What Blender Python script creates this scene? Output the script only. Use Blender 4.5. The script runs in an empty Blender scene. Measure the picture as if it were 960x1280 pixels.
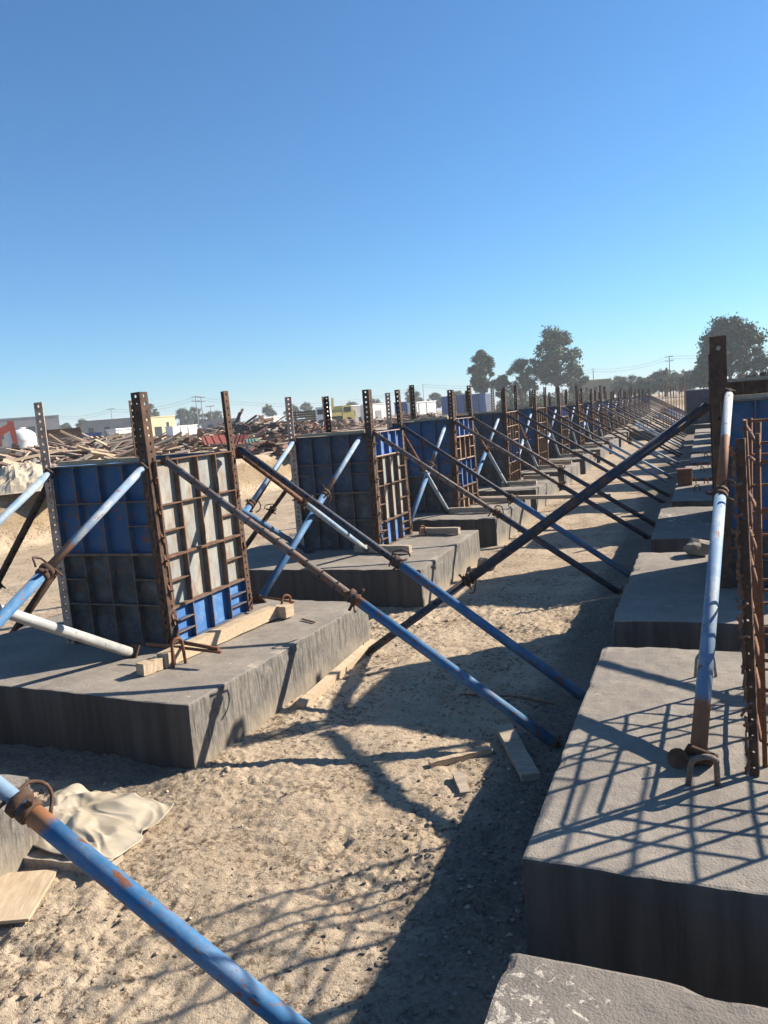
import bpy, bmesh, math, random
import numpy as np
from mathutils import Vector, Matrix, Quaternion
random.seed(7)
R = math.radians
scene = bpy.context.scene
COL = scene.collection

# ---------------------------------------------------------------- camera
EYE = 1.76
PITCH, ROLL, YAW = R(7.24), R(4.6), R(22.9)
FPX, CX, CY = 960.0, 480.0, 640.0
r0 = Vector((math.cos(YAW), math.sin(YAW), 0)); fh = Vector((-math.sin(YAW), math.cos(YAW), 0))
FW = fh*math.cos(PITCH) - Vector((0, 0, math.sin(PITCH)))
u0 = fh*math.sin(PITCH) + Vector((0, 0, math.cos(PITCH)))
CR = math.cos(ROLL)*r0 - math.sin(ROLL)*u0
CD = -math.sin(ROLL)*r0 - math.cos(ROLL)*u0
cam = bpy.data.cameras.new('camera'); cam_o = bpy.data.objects.new('camera', cam); COL.objects.link(cam_o)
m = Matrix((CR, -CD, -FW)).transposed().to_4x4(); m.translation = Vector((0, 0, EYE))
cam_o.matrix_world = m
cam.sensor_fit = 'AUTO'; cam.sensor_width = 36; cam.lens = 27.0
cam.clip_start = 0.05; cam.clip_end = 9000
scene.camera = cam_o

def ray(px, py): return CR*((px-CX)/FPX) + CD*((py-CY)/FPX) + FW
def bearing(px, dist):
    """world xy at a horizontal distance along the bearing of an image column near the horizon"""
    v = ray(px, 520-0.08*(px-480)); v = Vector((v.x, v.y, 0)).normalized()
    return v*dist
def horizon(px): return 518.2 - 0.0805*(px-480)

# ---------------------------------------------------------------- light
SUNV = Vector((1.27, 1.18, 1.0)).normalized()
ELEV = math.asin(SUNV.z); AZ = math.atan2(SUNV.x, SUNV.y)
w = bpy.data.worlds.new('World'); scene.world = w; w.use_nodes = True
nt = w.node_tree; nt.nodes.clear()
sky = nt.nodes.new('ShaderNodeTexSky'); sky.sky_type = 'NISHITA'; sky.sun_disc = False
sky.sun_elevation = ELEV; sky.sun_rotation = AZ
sky.altitude = 0; sky.air_density = 1.0; sky.dust_density = 0.25; sky.ozone_density = 10.0
bg = nt.nodes.new('ShaderNodeBackground'); bg.inputs[1].default_value = 0.069
wo = nt.nodes.new('ShaderNodeOutputWorld')
tint = nt.nodes.new('ShaderNodeMix'); tint.data_type = 'RGBA'; tint.blend_type = 'MULTIPLY'; tint.inputs[0].default_value = 1.0
tint.inputs[7].default_value = (0.85, 1.045, 0.985, 1)
nt.links.new(sky.outputs[0], tint.inputs[6]); nt.links.new(tint.outputs[2], bg.inputs[0]); nt.links.new(bg.outputs[0], wo.inputs[0])
sun = bpy.data.lights.new('sun', 'SUN'); sun.energy = 5.0; sun.angle = R(0.55); sun.color = (1.0, 0.90, 0.77)
sun_o = bpy.data.objects.new('sun', sun); COL.objects.link(sun_o)
sun_o.rotation_euler = (-SUNV).to_track_quat('-Z', 'Y').to_euler(); sun_o.location = (20, 20, 30)
scene.view_settings.view_transform = 'Standard'; scene.view_settings.look = 'None'
scene.view_settings.exposure = 1.30; scene.view_settings.gamma = 1.0
scene.view_settings.use_curve_mapping = False

# ---------------------------------------------------------------- materials
def new_mat(name):
    mt = bpy.data.materials.new(name); mt.use_nodes = True
    n = mt.node_tree.nodes; n.clear()
    b = n.new('ShaderNodeBsdfPrincipled'); o = n.new('ShaderNodeOutputMaterial')
    mt.node_tree.links.new(b.outputs[0], o.inputs[0])
    return mt, mt.node_tree, b
def coords(nt, scale=(1, 1, 1), rnd=True, world=False):
    n = nt.nodes
    if world:
        g = n.new('ShaderNodeNewGeometry'); src = g.outputs['Position']
    else:
        tc = n.new('ShaderNodeTexCoord'); src = tc.outputs['Object']
    mp = n.new('ShaderNodeMapping'); mp.inputs['Scale'].default_value = scale
    nt.links.new(src, mp.inputs['Vector'])
    if rnd and not world:
        oi = n.new('ShaderNodeObjectInfo'); ml = n.new('ShaderNodeMath'); ml.operation = 'MULTIPLY'; ml.inputs[1].default_value = 57.0
        cb = n.new('ShaderNodeCombineXYZ'); nt.links.new(oi.outputs['Random'], ml.inputs[0])
        for k in range(3): nt.links.new(ml.outputs[0], cb.inputs[k])
        nt.links.new(cb.outputs[0], mp.inputs['Location'])
    return mp.outputs[0]
def noise(nt, vec, scale, detail=5, rough=0.6, dist=0.0):
    t = nt.nodes.new('ShaderNodeTexNoise'); t.inputs['Scale'].default_value = scale
    t.inputs['Detail'].default_value = detail; t.inputs['Roughness'].default_value = rough; t.inputs['Distortion'].default_value = dist
    nt.links.new(vec, t.inputs['Vector']); return t.outputs['Fac']
def ramp(nt, fac, stops):
    r = nt.nodes.new('ShaderNodeValToRGB'); e = r.color_ramp.elements
    while len(e) < len(stops): e.new(0.5)
    for k, (p, c) in enumerate(stops):
        e[k].position = p; e[k].color = (c, c, c, 1) if not isinstance(c, tuple) else (*c, 1)
    nt.links.new(fac, r.inputs[0]); return r.outputs[0]
def mix(nt, fac, a, b, mode='MIX'):
    x = nt.nodes.new('ShaderNodeMix'); x.data_type = 'RGBA'; x.blend_type = mode
    if isinstance(fac, float): x.inputs[0].default_value = fac
    else: nt.links.new(fac, x.inputs[0])
    for k, v in ((6, a), (7, b)):
        if isinstance(v, tuple): x.inputs[k].default_value = (*v, 1)
        else: nt.links.new(v, x.inputs[k])
    return x.outputs[2]
def bump(nt, b, h, strength, dist=0.01):
    bp = nt.nodes.new('ShaderNodeBump'); bp.inputs['Strength'].default_value = strength; bp.inputs['Distance'].default_value = dist
    nt.links.new(h, bp.inputs['Height']); nt.links.new(bp.outputs[0], b.inputs['Normal'])

def painted(name, col, worn, rust_at=0.58, worn_at=0.55, rust=(0.16, 0.062, 0.028), rough=0.72, sc=(1, 1, 1), soft=0.05):
    """paint with bleached wear and rust showing through"""
    mt, nt, b = new_mat(name)
    v = coords(nt, sc)
    n1 = noise(nt, v, 7, 6, 0.65); n2 = noise(nt, v, 16, 8, 0.7, 0.4); n3 = noise(nt, v, 60, 3, 0.6)
    c = mix(nt, ramp(nt, n1, [(worn_at-0.1, 0.0), (worn_at+0.1, 1.0)]), col, worn)
    c = mix(nt, ramp(nt, n3, [(0.3, 0.0), (0.75, 0.35)]), c, tuple(x*0.55 for x in col))
    rc = mix(nt, n3, tuple(x*0.55 for x in rust), tuple(min(1, x*1.6) for x in rust))
    c = mix(nt, ramp(nt, n2, [(rust_at-soft, 0.0), (rust_at+soft, 1.0)]), c, rc)
    nt.links.new(c, b.inputs['Base Color']); b.inputs['Roughness'].default_value = rough
    b.inputs['Specular IOR Level'].default_value = 0.35
    bump(nt, b, n2, 0.25, 0.004); return mt
def simple(name, c1, c2, scale=8, rough=0.85, sc=(1, 1, 1), bmp=0.3, bd=0.006, detail=6, world=False):
    mt, nt, b = new_mat(name)
    v = coords(nt, sc, world=world); n1 = noise(nt, v, scale, detail, 0.65)
    c = mix(nt, ramp(nt, n1, [(0.3, 0.0), (0.7, 1.0)]), c1, c2)
    nt.links.new(c, b.inputs['Base Color']); b.inputs['Roughness'].default_value = rough
    b.inputs['Specular IOR Level'].default_value = 0.25
    if bmp: bump(nt, b, n1, bmp, bd)
    return mt

M = {}
M['blue'] = painted('blue_prop_paint', (0.030, 0.118, 0.245), (0.10, 0.19, 0.29), 0.585, 0.55, sc=(2, 2, 1.1), soft=0.02)
M['palebl'] = painted('bleached_blue_paint', (0.16, 0.25, 0.36), (0.34, 0.37, 0.38), 0.64, 0.52, rough=0.6)
M['grey'] = painted('grey_prop_paint', (0.30, 0.31, 0.31), (0.42, 0.41, 0.39), 0.64, 0.5, rough=0.6)
M['dkbl'] = painted('dirty_blue_paint', (0.022, 0.036, 0.062), (0.055, 0.065, 0.082), 0.56, 0.6, rust=(0.10, 0.05, 0.03))
M['rib'] = simple('brown_rib_steel', (0.075, 0.052, 0.040), (0.20, 0.145, 0.11), 14, 0.85, bmp=0.3, bd=0.004)
M['rust'] = simple('rusty_steel', (0.065, 0.036, 0.024), (0.20, 0.105, 0.062), 22, 0.9, bmp=0.5, bd=0.004)
M['rustdk'] = simple('dark_rusty_steel', (0.035, 0.024, 0.019), (0.12, 0.065, 0.04), 16, 0.85, bmp=0.4, bd=0.004)
M['rustlt'] = simple('pale_rusty_steel', (0.26, 0.15, 0.10), (0.50, 0.40, 0.33), 18, 0.85, bmp=0.3, bd=0.003)
M['pblue'] = painted('blue_panel_paint', (0.020, 0.085, 0.205), (0.055, 0.115, 0.20), 0.60, 0.55)
M['pblue2'] = painted('bright_blue_panel_paint', (0.045, 0.145, 0.36), (0.12, 0.25, 0.43), 0.62, 0.58)
M['pgrey'] = painted('cement_stained_panel', (0.235, 0.255, 0.25), (0.335, 0.315, 0.265), 0.555, 0.52, rust=(0.19, 0.125, 0.08), sc=(1, 1, .35), soft=.09)
M['pdark'] = painted('blackened_panel', (0.046, 0.052, 0.060), (0.125, 0.142, 0.155), 0.56, 0.57, rust=(0.085, 0.055, 0.038), rough=0.7)
M['pslate'] = painted('slate_blue_panel', (0.040, 0.064, 0.105), (0.085, 0.112, 0.15), 0.60, 0.57, rust=(0.075, 0.05, 0.035), rough=0.7)
M['ptan'] = painted('tan_stained_panel', (0.34, 0.26, 0.17), (0.44, 0.37, 0.28), 0.58, 0.5, rust=(0.20, 0.10, 0.05))
M['prust'] = painted('rust_panel', (0.17, 0.075, 0.04), (0.26, 0.16, 0.10), 0.58, 0.55)
M['hole'] = simple('dark_hole', (0.008, 0.008, 0.008), (0.015, 0.012, 0.01), 10, 1.0, bmp=0)
M['timber'] = simple('sawn_timber', (0.32, 0.235, 0.15), (0.48, 0.385, 0.27), 9, 0.85, sc=(6, 1, 6), bmp=0.25)
M['timbergrey'] = simple('weathered_timber', (0.23, 0.185, 0.14), (0.42, 0.35, 0.27), 9, 0.9, sc=(6, 1, 6), bmp=0.3)
M['timbered'] = simple('red_brown_timber', (0.16, 0.075, 0.055), (0.30, 0.17, 0.12), 9, 0.9, sc=(6, 1, 6), bmp=0.3)

def banded(name, col, worn, bands, rust=(0.20, 0.085, 0.04), rust_at=0.6):
    """tube paint that is bare rusty steel over some stretches of its length (Generated z)"""
    mt = painted(name, col, worn, rust_at, 0.55, sc=(2, 2, 1.1), soft=0.02); nt = mt.node_tree
    b = [n for n in nt.nodes if n.type == 'BSDF_PRINCIPLED'][0]; src = b.inputs['Base Color'].links[0].from_socket
    tc = nt.nodes.new('ShaderNodeTexCoord'); sx = nt.nodes.new('ShaderNodeSeparateXYZ'); nt.links.new(tc.outputs['Generated'], sx.inputs[0])
    nz = noise(nt, coords(nt), 14, 5, 0.6); ml = nt.nodes.new('ShaderNodeMath'); ml.operation = 'MULTIPLY_ADD'; ml.inputs[1].default_value = 0.06
    nt.links.new(nz, ml.inputs[0]); nt.links.new(sx.outputs['Z'], ml.inputs[2])
    st = [(0.0, 0.0)]
    for a, c in bands:
        a += .03; c += .03; st += [(max(.001, a-.01), 0.0), (max(.002, a+.01), 1.0), (min(.998, c-.01), 1.0), (min(.999, c+.01), 0.0)]
    f = ramp(nt, ml.outputs[0], st)
    rc = mix(nt, nz, tuple(x*.6 for x in rust), tuple(x*1.7 for x in rust))
    nt.links.new(mix(nt, f, src, rc), b.inputs['Base Color']); return mt
M['blue_rt'] = banded('blue_prop_paint_rusty_top', (0.030, 0.118, 0.245), (0.10, 0.19, 0.29), [(.93, 1.1)], rust_at=.585)
M['near_rt'] = banded('blue_prop_paint_bare_top', (0.030, 0.130, 0.270), (0.11, 0.19, 0.30), [(.915, 1.1)], rust=(.30, .13, .055), rust_at=.575)
M['pale_rb'] = banded('bleached_paint_rusty_end', (0.16, 0.235, 0.33), (0.36, 0.38, 0.38), [(-.1, .22)], rust=(.20, .11, .07))
M['palefoot'] = banded('bleached_blue_paint_rusty_foot', (0.13, 0.215, 0.33), (0.31, 0.35, 0.38), [(-.1, .15)], rust_at=.62)
M['palehead'] = banded('pale_paint_rusty_middle', (0.28, 0.33, 0.37), (0.40, 0.42, 0.42), [(-.1, .5)], rust_at=.62)
M['rustpale'] = painted('rust_with_paint_traces', (0.10, 0.085, 0.08), (0.22, 0.21, 0.21), 0.50, 0.55, rust=(0.13, 0.075, 0.05), soft=.06)

def concrete_top(dark=False):
    mt, nt, b = new_mat('dusty_footing_top')
    v = coords(nt); n1 = noise(nt, v, 3.0, 7, 0.65); n2 = noise(nt, v, 22, 6, 0.7); n3 = noise(nt, v, 9, 6, 0.62, 0.5); n4 = noise(nt, v, 130, 3, 0.6)
    c = mix(nt, ramp(nt, n1, [(0.33, 0.0), (0.68, 1.0)]), (0.180, 0.157, 0.131), (0.295, 0.257, 0.211))
    c = mix(nt, ramp(nt, n2, [(0.42, 0.0), (0.75, 0.55)]), c, (0.125, 0.114, 0.102))
    c = mix(nt, ramp(nt, n3, [(0.66, 0.0), (0.70, 0.75)]), c, (0.43, 0.38, 0.31))
    c = mix(nt, ramp(nt, n4, [(0.35, 0.0), (0.7, 0.3)]), c, (0.29, 0.265, 0.23))
    if dark:
        n5 = noise(nt, v, 26, 7, 0.7, 0.6); n6 = noise(nt, v, 2.2, 2, 0.5)
        c = mix(nt, 0.4, c, (0.10, 0.09, 0.082))
        ml = nt.nodes.new('ShaderNodeMath'); ml.operation = 'MULTIPLY'; nt.links.new(n5, ml.inputs[0]); nt.links.new(n6, ml.inputs[1])
        c = mix(nt, ramp(nt, ml.outputs[0], [(0.312, 0.0), (0.335, 0.9)]), c, (0.46, 0.41, 0.34))
    nt.links.new(c, b.inputs['Base Color']); b.inputs['Roughness'].default_value = 0.95; b.inputs['Specular IOR Level'].default_value = 0.2
    ad = nt.nodes.new('ShaderNodeMath'); ad.operation = 'ADD'; nt.links.new(n2, ad.inputs[0]); nt.links.new(n4, ad.inputs[1])
    bump(nt, b, ad.outputs[0], 0.5, 0.008); return mt
def concrete_side():
    mt, nt, b = new_mat('bitumen_coated_footing_side')
    vs = coords(nt, (22, 22, 1.6)); v = coords(nt)
    n1 = noise(nt, vs, 1.6, 7, 0.7); n2 = noise(nt, v, 3.0, 5, 0.6); n3 = noise(nt, v, 70, 3, 0.6)
    tc = nt.nodes.new('ShaderNodeTexCoord'); sx = nt.nodes.new('ShaderNodeSeparateXYZ'); nt.links.new(tc.outputs['Object'], sx.inputs[0])
    c = mix(nt, ramp(nt, n1, [(0.38, 0.0), (0.68, 1.0)]), (0.050, 0.047, 0.043), (0.22, 0.20, 0.172))
    n5 = noise(nt, coords(nt, (50, 50, 7)), 1.5, 6, 0.75)
    c = mix(nt, ramp(nt, n2, [(0.40, 0.0), (0.70, 0.6)]), c, (0.075, 0.071, 0.067))
    c = mix(nt, ramp(nt, n5, [(0.46, 0.0), (0.68, 0.65)]), c, (0.29, 0.262, 0.225))
    c = mix(nt, ramp(nt, n3, [(0.55, 0.0), (0.72, 0.6)]), c, (0.06, 0.056, 0.052))
    # dust splashed up from the sand at the foot of the block
    ad = nt.nodes.new('ShaderNodeMath'); ad.operation = 'MULTIPLY_ADD'; ad.inputs[1].default_value = 0.28; nt.links.new(n2, ad.inputs[0]); nt.links.new(sx.outputs['Z'], ad.inputs[2])
    c = mix(nt, ramp(nt, ad.outputs[0], [(0.14, 0.6), (0.30, 0.0)]), c, (0.30, 0.245, 0.175))
    nt.links.new(c, b.inputs['Base Color']); b.inputs['Roughness'].default_value = 0.85; b.inputs['Specular IOR Level'].default_value = 0.25
    bump(nt, b, n3, 0.3, 0.004); return mt
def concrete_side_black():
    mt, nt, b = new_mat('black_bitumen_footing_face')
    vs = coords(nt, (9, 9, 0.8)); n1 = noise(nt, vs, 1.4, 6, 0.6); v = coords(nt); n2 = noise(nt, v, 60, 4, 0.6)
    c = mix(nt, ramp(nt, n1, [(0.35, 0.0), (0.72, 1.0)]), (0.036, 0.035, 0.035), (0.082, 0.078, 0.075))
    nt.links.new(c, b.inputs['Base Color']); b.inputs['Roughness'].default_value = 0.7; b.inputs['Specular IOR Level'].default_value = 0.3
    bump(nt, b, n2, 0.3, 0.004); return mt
M['ctop'] = concrete_top(); M['ctopdk'] = concrete_top(True); M['cside'] = concrete_side(); M['cblack'] = concrete_side_black()

def ramp_range(nt, val, a, b):
    n = nt.nodes.new('ShaderNodeMapRange'); n.inputs['From Min'].default_value = a; n.inputs['From Max'].default_value = b
    nt.links.new(val, n.inputs['Value']); return n.outputs[0]
def sand_mat():
    mt, nt, b = new_mat('sandy_ground')
    v = coords(nt, world=True)
    n1 = noise(nt, v, 0.55, 5, 0.6); n2 = noise(nt, v, 5.5, 8, 0.72); n3 = noise(nt, v, 55, 6, 0.7); n4 = noise(nt, v, 240, 3, 0.6); nb = noise(nt, v, 0.05, 4, 0.6)
    c = mix(nt, ramp(nt, n1, [(0.35, 0.0), (0.66, 1.0)]), (0.385, 0.305, 0.213), (0.505, 0.413, 0.303))
    c = mix(nt, ramp(nt, n2, [(0.42, 0.0), (0.72, 0.75)]), c, (0.285, 0.21, 0.135))
    gm = nt.nodes.new('ShaderNodeNewGeometry'); sg = nt.nodes.new('ShaderNodeSeparateXYZ'); nt.links.new(gm.outputs['Position'], sg.inputs[0])
    mz = nt.nodes.new('ShaderNodeMath'); mz.operation = 'MULTIPLY_ADD'; mz.inputs[1].default_value = 0.5; nt.links.new(n2, mz.inputs[0]); nt.links.new(sg.outputs['Z'], mz.inputs[2])
    c = mix(nt, ramp(nt, mz.outputs[0], [(0.42, 0.0), (0.60, 0.8), (1.05, 0.9), (1.25, 0.25)]), c, (0.21, 0.155, 0.085))
    c = mix(nt, ramp(nt, n3, [(0.45, 0.0), (0.75, 0.55)]), c, (0.47, 0.39, 0.29))
    c = mix(nt, ramp(nt, n4, [(0.52, 0.0), (0.74, 0.6)]), c, (0.20, 0.145, 0.095))
    n5 = noise(nt, v, 30, 9, 0.78, 0.4); n6 = noise(nt, v, 2.6, 4, 0.6); sb = nt.nodes.new('ShaderNodeMath'); sb.operation = 'MULTIPLY_ADD'; sb.inputs[1].default_value = 0.30
    nt.links.new(n6, sb.inputs[0]); nt.links.new(n5, sb.inputs[2])
    c = mix(nt, ramp(nt, sb.outputs[0], [(0.675, 0.0), (0.735, 0.85)]), c, (0.105, 0.072, 0.045))
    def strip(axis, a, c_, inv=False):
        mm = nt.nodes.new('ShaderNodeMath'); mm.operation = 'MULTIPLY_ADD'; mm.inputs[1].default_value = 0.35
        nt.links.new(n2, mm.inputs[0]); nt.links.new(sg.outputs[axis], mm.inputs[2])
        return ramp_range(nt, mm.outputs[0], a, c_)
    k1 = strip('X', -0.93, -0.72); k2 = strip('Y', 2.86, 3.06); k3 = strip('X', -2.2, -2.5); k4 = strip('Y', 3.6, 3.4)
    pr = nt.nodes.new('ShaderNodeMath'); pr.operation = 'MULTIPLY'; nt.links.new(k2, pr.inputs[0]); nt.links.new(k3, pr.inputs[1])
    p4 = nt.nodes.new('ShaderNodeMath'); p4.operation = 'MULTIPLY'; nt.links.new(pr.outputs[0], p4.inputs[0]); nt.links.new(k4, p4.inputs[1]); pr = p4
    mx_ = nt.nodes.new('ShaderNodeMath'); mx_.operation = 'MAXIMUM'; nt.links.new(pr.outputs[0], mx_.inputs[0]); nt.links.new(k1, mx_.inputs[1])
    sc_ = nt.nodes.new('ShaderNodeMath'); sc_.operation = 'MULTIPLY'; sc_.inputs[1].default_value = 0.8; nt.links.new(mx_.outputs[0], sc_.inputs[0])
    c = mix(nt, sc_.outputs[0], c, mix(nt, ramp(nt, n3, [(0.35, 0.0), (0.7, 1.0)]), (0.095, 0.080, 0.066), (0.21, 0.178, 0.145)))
    nt.links.new(c, b.inputs['Base Color']); b.inputs['Roughness'].default_value = 1.0; b.inputs['Specular IOR Level'].default_value = 0.1
    ad = nt.nodes.new('ShaderNodeMath'); ad.operation = 'MULTIPLY_ADD'; ad.inputs[1].default_value = 0.35; nt.links.new(n4, ad.inputs[0]); nt.links.new(n3, ad.inputs[2])
    bump(nt, b, ad.outputs[0], 0.7, 0.018); return mt
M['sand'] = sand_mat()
M['clod'] = simple('soil_clod', (0.16, 0.115, 0.075), (0.50, 0.39, 0.27), 5, 1.0, bmp=0.6, bd=0.01, world=True)
M['rebar'] = simple('rusty_rebar', (0.10, 0.042, 0.022), (0.22, 0.10, 0.05), 40, 0.85, sc=(1, 1, 4), bmp=0.5, bd=0.003)
M['rebardk'] = simple('dirty_rebar', (0.09, 0.07, 0.058), (0.20, 0.165, 0.14), 30, 0.85, sc=(1, 1, 4), bmp=0.5, bd=0.003)
M['rebarpale'] = simple('cement_dusted_rebar', (0.14, 0.125, 0.11), (0.30, 0.27, 0.23), 30, 0.85, sc=(1, 1, 4), bmp=0.5, bd=0.003)

# ---------------------------------------------------------------- mesh helpers
class MB:
    def __init__(s): s.v = []; s.f = []; s.m = []; s.sm = []
    def add(s, vs, fs, mi=0, smooth=False):
        o = len(s.v); s.v += [tuple(p) for p in vs]
        for f in fs:
            s.f.append([i+o for i in f]); s.m.append(mi); s.sm.append(smooth)
    def box(s, a, b, mi=0):
        (x0, y0, z0), (x1, y1, z1) = a, b
        vs = [(x0, y0, z0), (x1, y0, z0), (x1, y1, z0), (x0, y1, z0), (x0, y0, z1), (x1, y0, z1), (x1, y1, z1), (x0, y1, z1)]
        s.add(vs, [(0, 3, 2, 1), (4, 5, 6, 7), (0, 1, 5, 4), (1, 2, 6, 5), (2, 3, 7, 6), (3, 0, 4, 7)], mi)
    def obox(s, mat4, sx, sy, sz, mi=0):
        """box centred at the matrix"""
        vs = [mat4 @ Vector((x*sx/2, y*sy/2, z*sz/2)) for z in (-1, 1) for (x, y) in ((-1, -1), (1, -1), (1, 1), (-1, 1))]
        s.add(vs, [(0, 3, 2, 1), (4, 5, 6, 7), (0, 1, 5, 4), (1, 2, 6, 5), (2, 3, 7, 6), (3, 0, 4, 7)], mi)
    def tube(s, pts, rad, n=10, mi=0, closed=False, caps=True):
        pts = [Vector(p) for p in pts]; N = len(pts); rings = []
        rads = rad if isinstance(rad, (list, tuple)) else [rad]*N
        prev = None
        for i, p in enumerate(pts):
            if closed: t = (pts[(i+1) % N]-pts[i-1]).normalized()
            else: t = (pts[min(i+1, N-1)]-pts[max(i-1, 0)]).normalized()
            if prev is None:
                a = Vector((0, 0, 1)) if abs(t.z) < 0.9 else Vector((1, 0, 0)); u = t.cross(a).normalized()
            else: u = (prev-t*prev.dot(t)).normalized()
            prev = u; vv = t.cross(u)
            rings.append([p+(u*math.cos(2*math.pi*k/n)+vv*math.sin(2*math.pi*k/n))*rads[i] for k in range(n)])
        vs = [q for r_ in rings for q in r_]; fs = []
        for i in range(N if closed else N-1):
            j = (i+1) % N
            for k in range(n): fs.append((i*n+k, i*n+(k+1) % n, j*n+(k+1) % n, j*n+k))
        s.add(vs, fs, mi, True)
        if caps and not closed:
            o = len(s.v)-len(vs)
            s.f.append([o+k for k in range(n)][::-1]); s.m.append(mi); s.sm.append(False)
            s.f.append([o+(N-1)*n+k for k in range(n)]); s.m.append(mi); s.sm.append(False)
    def mesh(s, name, mats):
        me = bpy.data.meshes.new(name); me.from_pydata(s.v, [], s.f)
        for k in mats: me.materials.append(M[k] if isinstance(k, str) else k)
        me.polygons.foreach_set('material_index', s.m); me.polygons.foreach_set('use_smooth', s.sm)
        me.update(); return me
    def build(s, name, mats, parent=None, loc=(0, 0, 0)):
        return link(name, s.mesh(name, mats if isinstance(mats, (list, tuple)) else [mats]), parent, loc)
def link(name, me, parent=None, loc=(0, 0, 0)):
    o = bpy.data.objects.new(name, me); COL.objects.link(o); o.location = loc
    if parent: o.parent = parent
    return o
def tag(o, label=None, cat=None, group=None, kind=None):
    if label: o['label'] = label
    if cat: o['category'] = cat
    if group: o['group'] = group
    if kind: o['kind'] = kind
    return o
def empty(name, loc, label, cat, group=None):
    o = bpy.data.objects.new(name, None); COL.objects.link(o); o.location = loc; o.empty_display_size = 0.1
    return tag(o, label, cat, group)
def copy_child(src, parent):
    c = src.copy(); COL.objects.link(c); c.parent = parent
    for ch in list(src.children): copy_child(ch, c)
    return c

ORD = ['nearest', 'first', 'second', 'third', 'fourth', 'fifth', 'sixth', 'seventh', 'eighth', 'ninth', 'tenth', 'eleventh', 'twelfth', 'thirteenth', 'fourteenth',
       'fifteenth', 'sixteenth', 'seventeenth', 'eighteenth', 'nineteenth', 'twentieth', 'twenty-first', 'twenty-second']

# numpy gradient noise
def pnoise(x, y, seed=0):
    xi = np.floor(x).astype(np.int64); yi = np.floor(y).astype(np.int64); xf = x-xi; yf = y-yi
    def g(ix, iy):
        h = (ix*374761393 + iy*668265263 + seed*974634777) & 0xffffffff
        h = ((h ^ (h >> 13))*1274126177) & 0xffffffff; h = h ^ (h >> 16)
        a = (h % 4096)/4096*2*np.pi
        return np.cos(a), np.sin(a)
    u = xf*xf*xf*(xf*(xf*6-15)+10); v = yf*yf*yf*(yf*(yf*6-15)+10)
    def d(ix, iy, fx, fy):
        a, b = g(ix, iy); return a*fx+b*fy
    n00 = d(xi, yi, xf, yf); n10 = d(xi+1, yi, xf-1, yf); n01 = d(xi, yi+1, xf, yf-1); n11 = d(xi+1, yi+1, xf-1, yf-1)
    return (n00*(1-u)+n10*u)*(1-v)+(n01*(1-u)+n11*u)*v
def sstep(t): t = np.clip(t, 0, 1); return t*t*(3-2*t)

# ---------------------------------------------------------------- row layout (measured from the photograph)
L_FRONT = [0.13, 3.07, 6.32, 9.29, 12.34] + [15.30+3.02*k for k in range(17)]
L_X1 = [-2.68, -2.47, -2.36, -2.42, -2.52] + [-2.55-0.012*k for k in range(17)]
R_FRONT = [-0.375, 2.185, 4.88, 7.72, 10.42, 13.10] + [15.9+2.8*k for k in range(10)]
R_X0 = [-0.50, -0.555, -0.56, -0.50, -0.40, -0.33] + [-0.26]*10
ZT = 0.36

# ---------------------------------------------------------------- ground
def axis(lo, hi, step, lo_end, hi_end, grow=1.12, cap=90):
    a = list(np.arange(lo, hi, step)); s = step; x = a[-1]
    while x < hi_end: s = min(s*grow, cap); x += s; a.append(x)
    s = step; x = lo; pre = []
    while x > lo_end: s = min(s*grow, cap); x -= s; pre.append(x)
    return np.array(pre[::-1]+a)
def ground_height(X, Y):
    near = np.clip(1.6-np.hypot(X+1.5, Y-3)/14, 0.25, 1)
    det = np.clip(1.7-np.hypot(X+1.6, Y-3)/4.2, 0.0, 1)
    n = 0.030*pnoise(X*0.55, Y*0.55, 1) + 0.034*pnoise(X*2.1, Y*2.1, 2)
    rough = sstep(0.5+1.5*pnoise(X*0.9, Y*0.9, 6))*0.75+0.35
    wx = X+0.05*pnoise(X*4, Y*4, 21); wy = Y+0.05*pnoise(X*4, Y*4, 22)
    b0 = pnoise(wx*4.6, wy*4.6, 3); b1 = np.abs(pnoise(wx*8.5, wy*8.5, 4)); b2 = np.abs(pnoise(wx*18, wy*18, 5)); b3 = pnoise(X*34, Y*34, 9); b4 = pnoise(X*15, Y*15, 19)
    n = n + rough*(0.016*b0 + 0.020*(b1-0.22)*det + 0.016*(0.22-b2)*det + 0.011*b3*det + 0.008*b4*det + 0.009*pnoise(X*60, Y*60, 29)*det)
    dent = pnoise(wx*6.5+7, wy*6.5, 8)
    n = n - rough*0.018*sstep((dent-0.25)/0.25)*det
    h = n*near
    edge = -10.45 + 0.35*pnoise(Y*0.5, Y*0+3.3, 11) + 0.12*pnoise(Y*2.2, X*0.4, 12)
    gul = 0.22*np.abs(pnoise(Y*1.9, X*0.7, 16))+0.10*pnoise(Y*5.1, X*2.0, 17)+.05*pnoise(Y*11, X*9, 18)
    bank = np.clip((edge-gul-X)/0.75, 0, 1)**0.8*(0.92+0.10*pnoise(X*0.3, Y*0.3, 13)+0.05*pnoise(X*1.4, Y*1.4, 14))
    spoil = np.exp(-((X+13.2)/1.9)**2-((Y-11.5)/2.6)**2)*0.35
    far = sstep((Y-84)/8)*0.85
    right = sstep((X-9)/1.0)*0.9
    return h + np.maximum(np.maximum(bank, far), right) + spoil*(0.8+0.4*pnoise(X*2, Y*2, 15))
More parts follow.
